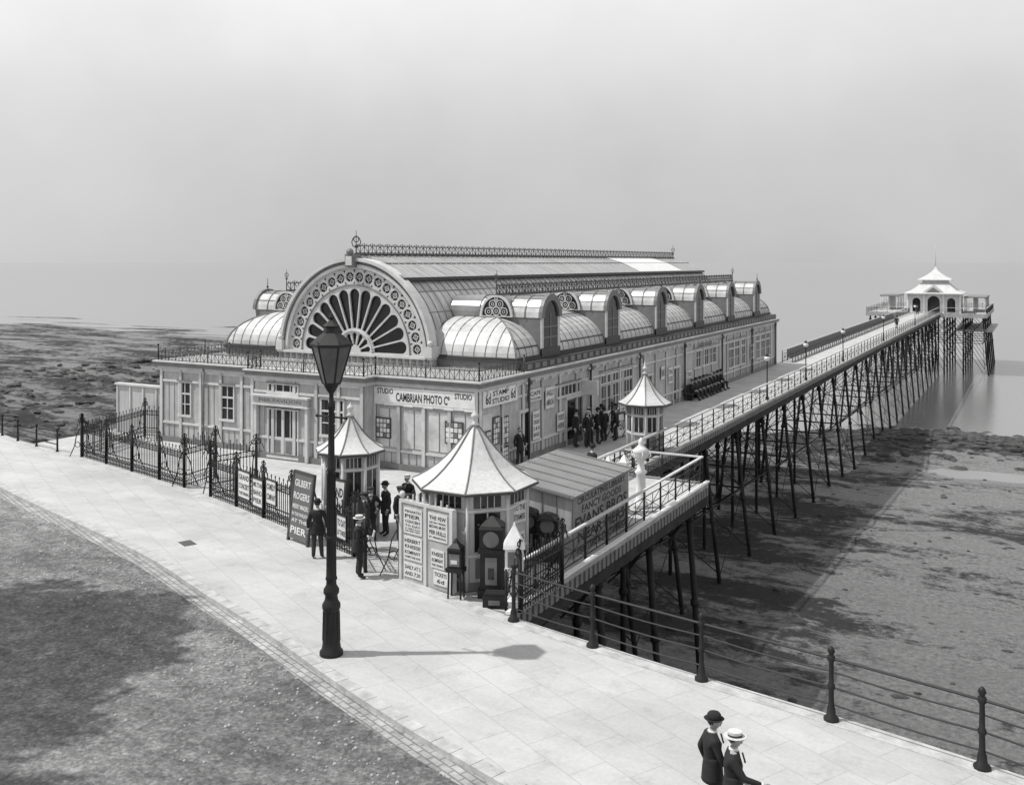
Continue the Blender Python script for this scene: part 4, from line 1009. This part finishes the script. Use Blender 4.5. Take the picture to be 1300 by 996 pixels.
        m.ball((0,0,0),1,SKIN,8,(.042,.018,.055),X=Xp)
        for k in range(4):
            b0=wv+d*.09+side*(.028-.019*k); l=(.036,.042,.039,.03)[k]
            b1=b0+d*l; b2=b1+(d*.8-nrm*.5).normalized()*l*.75; b3=b2+(d*.4-nrm*.9).normalized()*l*.5
            m.rod(b0-d*.02,b1,.0095,SKIN,6,.009); m.rod(b1,b2,.009,SKIN,6,.008); m.rod(b2,b3,.008,SKIN,6,.006)
        t0=wv+d*.035+side*.03; t1=t0+(side+d*.8).normalized()*.035; t2=t1+(d+side*.2-nrm*.3).normalized()*.03
        m.rod(t0,t1,.012,SKIN,6,.01); m.rod(t1,t2,.01,SKIN,6,.007)
    if extra=='paper':
        m.add([(-.16,.36,1.02),(.0,.40,1.0),(.0,.46,1.3),(-.16,.42,1.32),(.16,.36,1.02),(.16,.42,1.32)],[(0,1,2,3),(1,4,5,2)],POSTER)
    o=m.build('man'); me=o.data; bpy.data.objects.remove(o); _pc[key]=me; return me
def man(x,y,head,pose='stand',hat='bowler',coat=CLOTH,trou=CLOTH2,extra=None,sc=1.0,turn=0,z=0):
    me=body(pose,hat,coat,trou,extra,turn); o=bpy.data.objects.new('man',me); SC.collection.objects.link(o)
    o.location=(x,y,z); o.rotation_euler=(0,0,head); o.scale=(sc*1.06,sc*1.06,sc)
man(-4.6,15.15,-1.0,'walk','bowler',CLOTH,CLOTH2,turn=-.2); man(-4.15,14.75,-1.25,'reach','boater',CLOTH,CLOTH2,turn=.1)
man(-19.3,23.05,.6,'stand','bowler',CLOTH,CLOTH2); man(-17.1,22.2,-.9,'read','boater',CLOTH,CLOTH,'paper')
for x,y,h,p,ht,c in ((-19.1,25.45,-2.4,'hips','cap',CLOTH),(-18.96,26.1,2.6,'stand','bowler',CLOTH2),(-18.2,25.8,-1.5,'hips','cap',CLOTH),(-18.85,27.2,3.0,'stand','boater',CLOTH),(-18.6,24.5,2.2,'stand','cap',CLOTH2),(-17.7,26.6,1.2,'stand','bowler',CLOTH),(-17.4,25.2,2.4,'hips','cap',CLOTH),
    (-15.6,35.3,-.4,'stand','bowler',CLOTH),(-20.1,37.6,-2.0,'stand','none',CLOTH),
    (-19.9,43.0,-1.5,'stand','bowler',CLOTH),(-19.5,43.8,-2.2,'hips','cap',CLOTH),(-19.9,44.5,-1.6,'stand','boater',CLOTH2),(-19.2,44.9,1.2,'stand','bowler',CLOTH),(-18.8,45.5,2.0,'stand','cap',CLOTH),(-19.7,45.7,-1.5,'hips','bowler',CLOTH),
    (-19.4,43.3,-1.9,'stand','boater',CLOTH),(-19.3,44.3,-1.1,'stand','bowler',CLOTH),(-19.1,46.2,1.6,'hips','bowler',CLOTH2),
    (-16.4,31.9,1,'stand','bowler',CLOTH),(-17.0,140,0,'walk','bowler',CLOTH),(-18.3,178,0,'stand','bowler',CLOTH)):
    man(x,y,h,p,ht,c,CLOTH2,sc=random.uniform(.96,1.02))
for k in range(9):
    man(-20.0,61.3+k*.82,-pi/2+random.uniform(-.2,.2),'sit',random.choice(('bowler','cap','boater','bowler')),random.choice((CLOTH,CLOTH2)),CLOTH2)

# ------------------------------------------------------------------ unseen trees added on the land side, shaped to shade the road
def shadow_tree(x,y,h,R):
    m=M(); m.rod((x,y,-.2),(x+.2,y,h*.45),.28,BARK,9,.18)
    rnd=random.Random(int(x*7)); cl=[]
    for k in range(34):
        a=rnd.uniform(0,2*pi); rr=R*math.sqrt(rnd.random())*.85; z=h*.68+rnd.uniform(-.5,.5)*R*1.1*math.sqrt(1-(rr/R)**2*.8); c=Vector((x+rr*cos(a),y+rr*sin(a),z)); cl.append((c,rnd.uniform(.24,.34)*R))
        m.rod((x+.2,y,h*.4),c,.07,BARK,5,.02)
    for c,r in cl:
        for q in range(260):
            v=Vector((rnd.gauss(0,1),rnd.gauss(0,1),rnd.gauss(0,1))).normalized()*r*rnd.uniform(.5,1.0); p=c+v; s_=rnd.uniform(.2,.34)
            n=Vector((rnd.gauss(0,1),rnd.gauss(0,1),rnd.gauss(0,1))).normalized(); u=n.orthogonal().normalized(); w=n.cross(u)
            m.add([p-u*s_,p-w*s_*.6,p+u*s_,p+w*s_*.6],[(0,1,2,3)],LEAF)
    m.build('shadow_tree')
shadow_tree(-27.6,11.0,15,4.4); shadow_tree(-24.5,5.3,15,4.6)

# ------------------------------------------------------------------ light, sky, camera
el=math.radians(58); hd=Vector((.864,.504))
ld=Vector((hd.x*cos(el),hd.y*cos(el),-sin(el)))
su=bpy.data.lights.new('sun','SUN'); su.energy=3.9; su.angle=math.radians(.8); su.color=(1,.995,.985)
so=bpy.data.objects.new('sun',su); SC.collection.objects.link(so); so.rotation_euler=ld.to_track_quat('-Z','Y').to_euler(); so.location=(-40,-20,60)
w=bpy.data.worlds.new('World'); SC.world=w; w.use_nodes=True; nt=w.node_tree; bg=nt.nodes['Background']
sk=N(nt,'ShaderNodeTexSky',sky_type='NISHITA'); sk.sun_disc=False; sk.sun_elevation=el; sk.sun_rotation=math.atan2(-hd.x,-hd.y); sk.dust_density=1
bw=N(nt,'ShaderNodeRGBToBW'); nt.links.new(sk.outputs[0],bw.inputs[0])
tc=N(nt,'ShaderNodeTexCoord').outputs['Generated']; sx=N(nt,'ShaderNodeSeparateXYZ'); nt.links.new(tc,sx.inputs[0])
cr=N(nt,'ShaderNodeFloatCurve'); cv=cr.mapping.curves[0]
pts=[(0,.55),(.06,.565),(.14,.65),(.22,.80),(.32,.90),(1,.66)]
cv.points[0].location=pts[0]; cv.points[1].location=pts[-1]
for p in pts[1:-1]: cv.points.new(*p)
cr.mapping.update()
zc=math_(nt,'MAXIMUM',sx.outputs[2],0.0); nt.links.new(zc,cr.inputs['Value'])
cl=mrange(nt,noise_(nt,tc,1.7,5,.55),.35,.65,.88,1.11)
lr=mrange(nt,sx.outputs[0],-.9,.2,1.10,.93)
haze=math_(nt,'MULTIPLY',math_(nt,'MULTIPLY',math_(nt,'MULTIPLY',cr.outputs[0],cl),lr),9.2)
nt.links.new(math_(nt,'ADD',math_(nt,'MULTIPLY',bw.outputs[0],.15),haze),bg.inputs[0]); bg.inputs[1].default_value=.1
cam=bpy.data.cameras.new('camera'); co=bpy.data.objects.new('camera',cam); SC.collection.objects.link(co); SC.camera=co
co.location=(0,0,9); co.rotation_euler=(math.radians(90),0,math.radians(28.58)); cam.sensor_width=36; cam.lens=34.06; cam.shift_y=-.127; cam.clip_end=60000; cam.clip_start=.1
SC.view_settings.view_transform='Standard'; SC.view_settings.look='None'; SC.view_settings.exposure=0
